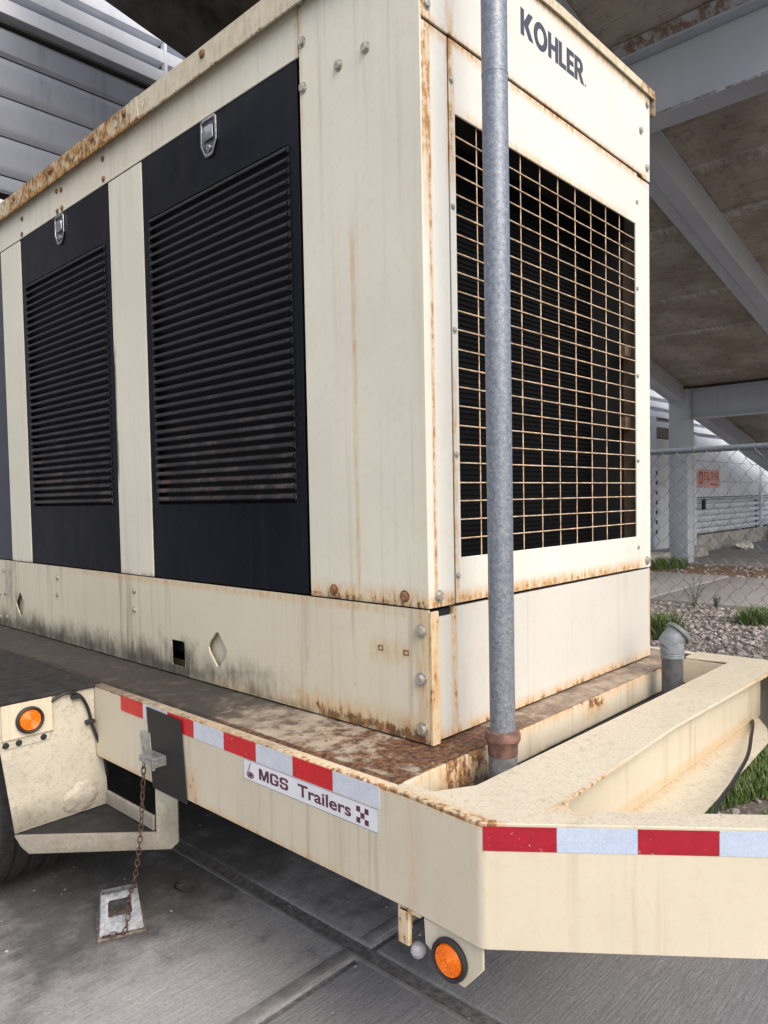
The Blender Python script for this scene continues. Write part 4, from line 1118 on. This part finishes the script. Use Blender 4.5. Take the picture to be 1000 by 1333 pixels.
# fender, step tray and wheels
FY = 2.44
fm = lambda u, v, w: Vector((u, FY-w, v))
fd = obj('fender', bev(plate([(.790, .752), (.842, .335), (1.15, .337), (1.142, .5), (1.1115, .515), (1.1115, .752)], [], -.006, 0, fm), .0015), M_fender, tr)
obj('fender_top', bev(B((.775, XR-.001, FY-.012, 4.75, .754, .766)), .003), M_trayfloor, fd)
obj('fender_skirt', bev(B((.775, .783, FY, 4.75, .62, .753)), .002), M_fender, fd)
obj('fender_rear', B((.79, XR-.002, 4.74, 4.746, .4, .753)), M_fender, fd)
bm = bmesh.new(); bmesh.ops.create_icosphere(bm, subdivisions=4, radius=1)
for v in bm.verts:
    k = 1+.3*mnoise.noise(v.co*1.6)+.16*mnoise.noise(v.co*4.5+Vector((2, 0, 0)))
    v.co = Vector((1.055+v.co.x*.062*k, FY-.002+v.co.y*.013*k, .395+v.co.z*.045*k+.25*v.co.x*.05))
obj('filler_lump', bm, M_fender, fd)
tri = [(.842, 2.436), (1.148, 2.440), (1.148, 2.108)]
obj('step_floor', plate(tri, [], .329, .335, mz), M_trayfloor, fd)
da = Vector((1.148-.842, 2.108-2.436)).normalized(); na = Vector((da.y, -da.x))
def mdiag(u, v, w):
    q = Vector((.842, 2.436))+da*u+Vector((-abs(da.y), -abs(da.x)))*w
    return Vector((q.x, q.y, v))
LL = (Vector((1.148, 2.108))-Vector((.842, 2.436))).length
obj('step_lip', bev(plate([(.0, .337), (.02, .300), (.045, .277), (LL+.045, .283), (LL+.07, .305), (LL+.07, .513), (LL, .513), (LL, .338)], [], .0, .012, mdiag), .003, 2), M_fender, fd)
obj('step_rail', bev(B((1.140, 1.150, 2.12, 2.436, .337, .385)), .002), M_fender, fd)
obj('inner_brace', bev(B((1.18, 1.25, 2.25, 2.75, .47, .512)), .004), M_frame, fd)
bm = plate(rect(.812, .968, .640, .752), [], .0005, .010, fm); bev(bm, .002)
lb = obj('lamp_bracket', bm, M_frame, fd)
lamp((.894, FY-.010, .6935), (0, -1, 0), fd, 1.0)
obj('bracket_lip', bev(plate(rect(.815, .96, .612, .6385), [], .0005, .004, fm), .001), M_fender, fd)
bolts((0, -1, 0), [(x, FY-.004, .625) for x in (.823, .862, .938)], M_gasket, fd, .007, .006)
wr = smooth_pts([(.965, FY-.006, .735), (1.01, FY-.012, .755), (1.055, FY-.012, .738), (1.082, FY-.012, .69), (1.098, FY-.012, .62), (1.118, FY-.012, .56), (1.135, FY-.01, .50), (1.145, FY-.006, .44)], 6)
wz = obj('lamp_cable', tube(wr, .0055, 8), M_blackwire, fd)
for (x, z) in ((1.048, .735), (1.092, .64)):
    obj('cable_clip', bev(B((x-.018, x+.012, FY-.018, FY-.0003, z-.007, z+.007)), .002), M_gasket, fd)
def wheel(xc, yc, side):
    w = obj('wheel', lathe([(.0, .03), (.09, .03), (.10, .04), (.15, .035), (.185, -.01), (.195, .09), (.205, .10), (.222, .104), (.215, -.1), (.0, -.1)], (xc, yc, .365), (side, 0, 0), 32), M_rim, tr)
    pr = [(.205, -.1)]
    pr += [(.24, -.122), (.30, -.128), (.34, -.118)]
    xs2 = [-.105, -.07, -.066, -.056, -.052, -.02, -.016, -.006, -.002, .022, .026, .036, .04, .07]
    xs2 = [-.108, -.066, -.062, -.052, -.048, -.010, -.006, .006, .010, .048, .052, .062, .066, .108]
    for i, q in enumerate(xs2): pr.append((.367 if (i//2) % 2 == 0 else .357, q))
    pr += [(.34, .118), (.30, .128), (.24, .122), (.205, .1)]
    obj('tyre', lathe(pr, (xc, yc, .365), (side, 0, 0), 64), M_rubber, w)
    obj('hub', lathe([(.0, .0), (.075, .0), (.075, .05), (.06, .075), (.03, .085), (0, .085)], (xc+side*.03, yc, .365), (side, 0, 0), 20), M_blackplate, w)
    for q in range(8):
        a = 2*pi*q/8
        obj('lug_nut', lathe([(0, 0), (.014, 0), (.014, .03), (.008, .036), (0, .036)], (xc+side*.036, yc+.115*cos(a), .365+.115*sin(a)), (side, 0, 0), 6), M_zincbolt, w)
    bm = bmesh.new()                               # shoulder lugs
    for k in range(60):
        a = 2*pi*k/60
        for s_ in (-1, 1):
            t = B((-.013, .013, -.006, .006, .0, .012)); R = Matrix.Rotation(a, 4, 'X')
            for v in t.verts: v.co = R @ (v.co+Vector((s_*.1, 0, .357)))+Vector((xc, yc, .365))
            me_ = bpy.data.meshes.new('tmp'); t.to_mesh(me_); t.free(); bm.from_mesh(me_); bpy.data.meshes.remove(me_)
    obj('tread_lugs', bm, M_rubber, w)['kind'] = 'stuff'
for yc in (2.93, 3.83):
    wheel(.955, yc, -1); wheel(3.02, yc, 1)
obj('axle', rod((.95, 2.93, .365), (3.03, 2.93, .365), .035, 12), M_blackplate, tr)
obj('axle', rod((.95, 3.83, .365), (3.03, 3.83, .365), .035, 12), M_blackplate, tr)
obj('fender', B((XR2+.001, 3.2, FY, 4.75, .754, .764)), M_fender, tr)
obj('under_beam', B((1.3, 1.36, 1.2, 5.4, .56, .695)), M_frame, tr)
obj('under_beam', B((2.6, 2.66, 1.2, 5.4, .56, .695)), M_frame, tr)
obj('under_sheet', B((1.38, 2.59, 1.2, 5.4, .60, .61)), M_blackplate, tr)

# ================================================================== LOOSE THINGS
# tall galvanised pipe standing in the gap
PX, PY = 1.436, .986
pp = thing('steel_pipe', (PX, PY, .65), 'tall galvanised steel pipe with rusty coupling in front of the grille', 'pipe')
obj('pipe', lathe([(0, .80), (.0302, .80), (.0302, 3.6), (.0, 3.6)], (PX, PY, 0), (0, 0, 1), 32), M_galv, pp)
obj('pipe', lathe([(0, 3.6001), (.0302, 3.6001), (.0302, 5.97), (.0, 5.97)], (PX, PY, 0), (0, 0, 1), 32), M_galv, pp)
obj('coupling', lathe([(.030, .822), (.040, .820), (.043, .812), (.043, .800), (.0405, .796), (.037, .788), (.036, .780), (.0365, .772), (.0355, .762), (.031, .760)], (PX, PY, 0), (0, 0, 1), 28), M_coupl, pp)
obj('band', lathe([(.0303, 2.348), (.0309, 2.349), (.0309, 2.354), (.0303, 2.355)], (PX, PY, 0), (0, 0, 1), 28), M_galv, pp)
obj('foot', lathe([(.030, .765), (.0345, .762), (.0345, .712), (.033, .695), (.027, .679), (.020, .671), (.020, .652), (0, .652)], (PX, PY, 0), (0, 0, 1), 28), M_elbow, pp)
# short vent pipe with angled cap
VX, VY = 2.452, .985
vp = thing('vent_pipe', (VX, VY, .65), 'short dark vent pipe with grey angled cap beside the enclosure corner', 'pipe')
obj('pipe', lathe([(0, .652), (.0345, .652), (.0345, .822), (0, .822)], (VX, VY, 0), (0, 0, 1), 28), M_pvcdark, vp)
obj('socket', lathe([(.0346, .818), (.0385, .819), (.0395, .826), (.0375, .829), (.0395, .832), (.0375, .835), (.0395, .838), (.0385, .85), (.0375, .872), (.034, .885), (.0, .885)], (VX, VY, 0), (0, 0, 1), 28), M_pvcgrey, vp)
hd = Vector((.62, -.42, .66)).normalized()
obj('elbow', lathe([(.0, -.045), (.022, -.04), (.035, -.02), (.0375, .0), (.0375, .026), (0, .026)], (VX, VY, .88), hd, 28), M_pvcgrey, vp)
obj('cap', bev(lathe([(.037, .0262), (.0465, .0262), (.0475, .031), (.0465, .039), (.04, .0425), (.0, .043)], (VX, VY, .88), hd, 28), .001), plain('grey_green_cap', (.12, .14, .135), .55), vp)
# wheel chock
ck = thing('wheel_chock', (1.07, 2.24, 0), 'galvanised wedge wheel chock on the concrete, tied to the rusty chain', 'wheel chock')
FLp, FRp = Vector((1.001, 2.223, .012)), Vector((1.124, 2.168, .012))
TLp, TRp = Vector((1.045, 2.298, .102)), Vector((1.149, 2.252, .102))
ex = (FRp-FLp).normalized(); back_ = Vector((-ex.y, ex.x, 0))
def mck(u, v, w):                                    # u 0..1 across, v 0..1 up the face, w inwards
    p = (FLp*(1-u)+FRp*u)*(1-v)+(TLp*(1-u)+TRp*u)*v
    return p+back_*w
rr = lambda a, b2, c, d, r=.03: [(a+r, c), (b2-r, c), (b2, c+r*1.3), (b2, d-r*1.3), (b2-r, d), (a+r, d), (a, d-r*1.3), (a, c+r*1.3)]
bm = plate(rect(0, 1, 0, 1), [rr(.2, .78, .42, .82)], 0, .005, mck); bev(bm, .0012)
obj('face', bm, M_chock, ck)
for u in (0.0, 1.0):
    p1 = mck(u, 0, .004); p2 = mck(u, 1, .004); p3 = p2+back_*.03; p4 = p1+back_*.16
    t = ex*.004*(1 if u == 0 else -1); bm = bmesh.new()
    a = [bm.verts.new(q) for q in (p1, p2, p3, p4)]; c = [bm.verts.new(q+t) for q in (p1, p2, p3, p4)]
    bm.faces.new(a); bm.faces.new(c[::-1])
    for i in range(4): bm.faces.new((a[i], c[i], c[(i+1) % 4], a[(i+1) % 4]))
    bmesh.ops.recalc_face_normals(bm, faces=bm.faces)
    obj('side_plate', bm, M_chock, ck)
def mcb(u, v, w):
    p = FLp*(1-u)+FRp*u+back_*v; return Vector((p.x, p.y, w))
obj('foot_plate', bev(plate(rect(-.05, 1.05, -.010, .17), [], .001, .010, mcb), .002), plain('rusty_chock_foot', (.17, .14, .12), .7, .1, var=.6, scale=60), ck)
obj('slope', plate(rect(.03, .97, 0, 1), [], 0, .003, lambda u, v, w: mck(u, 1, .034)*(1-v)+(mck(u, 0, .16))*v+Vector((0, 0, -w))), M_chock, ck)
# chain from the rail to the chock
ch = thing('chain', (1.085, 2.085, .03), 'rusty chain hanging from the trailer rail down to the chock', 'chain')
path = smooth_pts([(1.098, 2.083, .598), (1.090, 2.085, .48), (1.082, 2.09, .36), (1.076, 2.12, .22), (1.080, 2.175, .125), (1.074, 2.172, .075), (1.058, 2.168, .03), (1.03, 2.192, .022), (1.008, 2.205, .020)], 24)
acc = [0]
for a, c in zip(path, path[1:]): acc.append(acc[-1]+(c-a).length)
def at_len(s):
    for i in range(len(acc)-1):
        if acc[i+1] >= s: return path[i].lerp(path[i+1], (s-acc[i])/max(1e-9, acc[i+1]-acc[i])), (path[i+1]-path[i]).normalized()
    return path[-1], (path[-1]-path[-2]).normalized()
lk = bmesh.new(); pts = []
for q in range(16):
    a = 2*pi*q/16; pts.append((.0062*cos(a), 0, .0085*(1 if sin(a) > 0 else -1)*(abs(sin(a))**.8)+.0035*(1 if sin(a) > .05 else -1 if sin(a) < -.05 else 0)))
tube(pts, .0019, 6, lk, closed=True)
lme = bpy.data.meshes.new('chain_link'); lk.to_mesh(lme); lk.free(); finish(lme, M_chain)
s = .006; k = 0
while s < acc[-1]:
    p, d = at_len(s); o = link('chain_link', lme, p, ch)
    o.rotation_mode = 'QUATERNION'
    o.rotation_quaternion = d.to_track_quat('Z', 'X') @ Matrix.Rotation(rad(45+(90 if k % 2 else 0)), 3, 'Z').to_quaternion()
    s += .0195; k += 1
# black cable dropping from the frame to the grass
cb = smooth_pts([(2.66, .80, .60), (2.596, .77, .603), (2.345, .70, .632), (2.161, .655, .632), (1.904, .61, .65), (1.681, .575, .664), (1.60, .56, .60), (1.54, .54, .545), (1.48, .50, .531), (1.42, .49, .531)], 8)
obj('black_cable', tube(cb, .0052, 8), M_blackwire, None, 'thin black cable lying over the cream frame plate above the grass', 'cable')
# bent wire scrap
pts = smooth_pts([(1.372+.0, 2.335, .008), (1.345, 2.345, .006), (1.325, 2.325, .006), (1.325, 2.29, .006), (1.345, 2.265, .006), (1.37, 2.262, .009)], 6)
obj('wire_scrap', tube(pts, .0028, 6), M_blackwire, None, 'small bent black wire scrap lying on the concrete', 'wire')
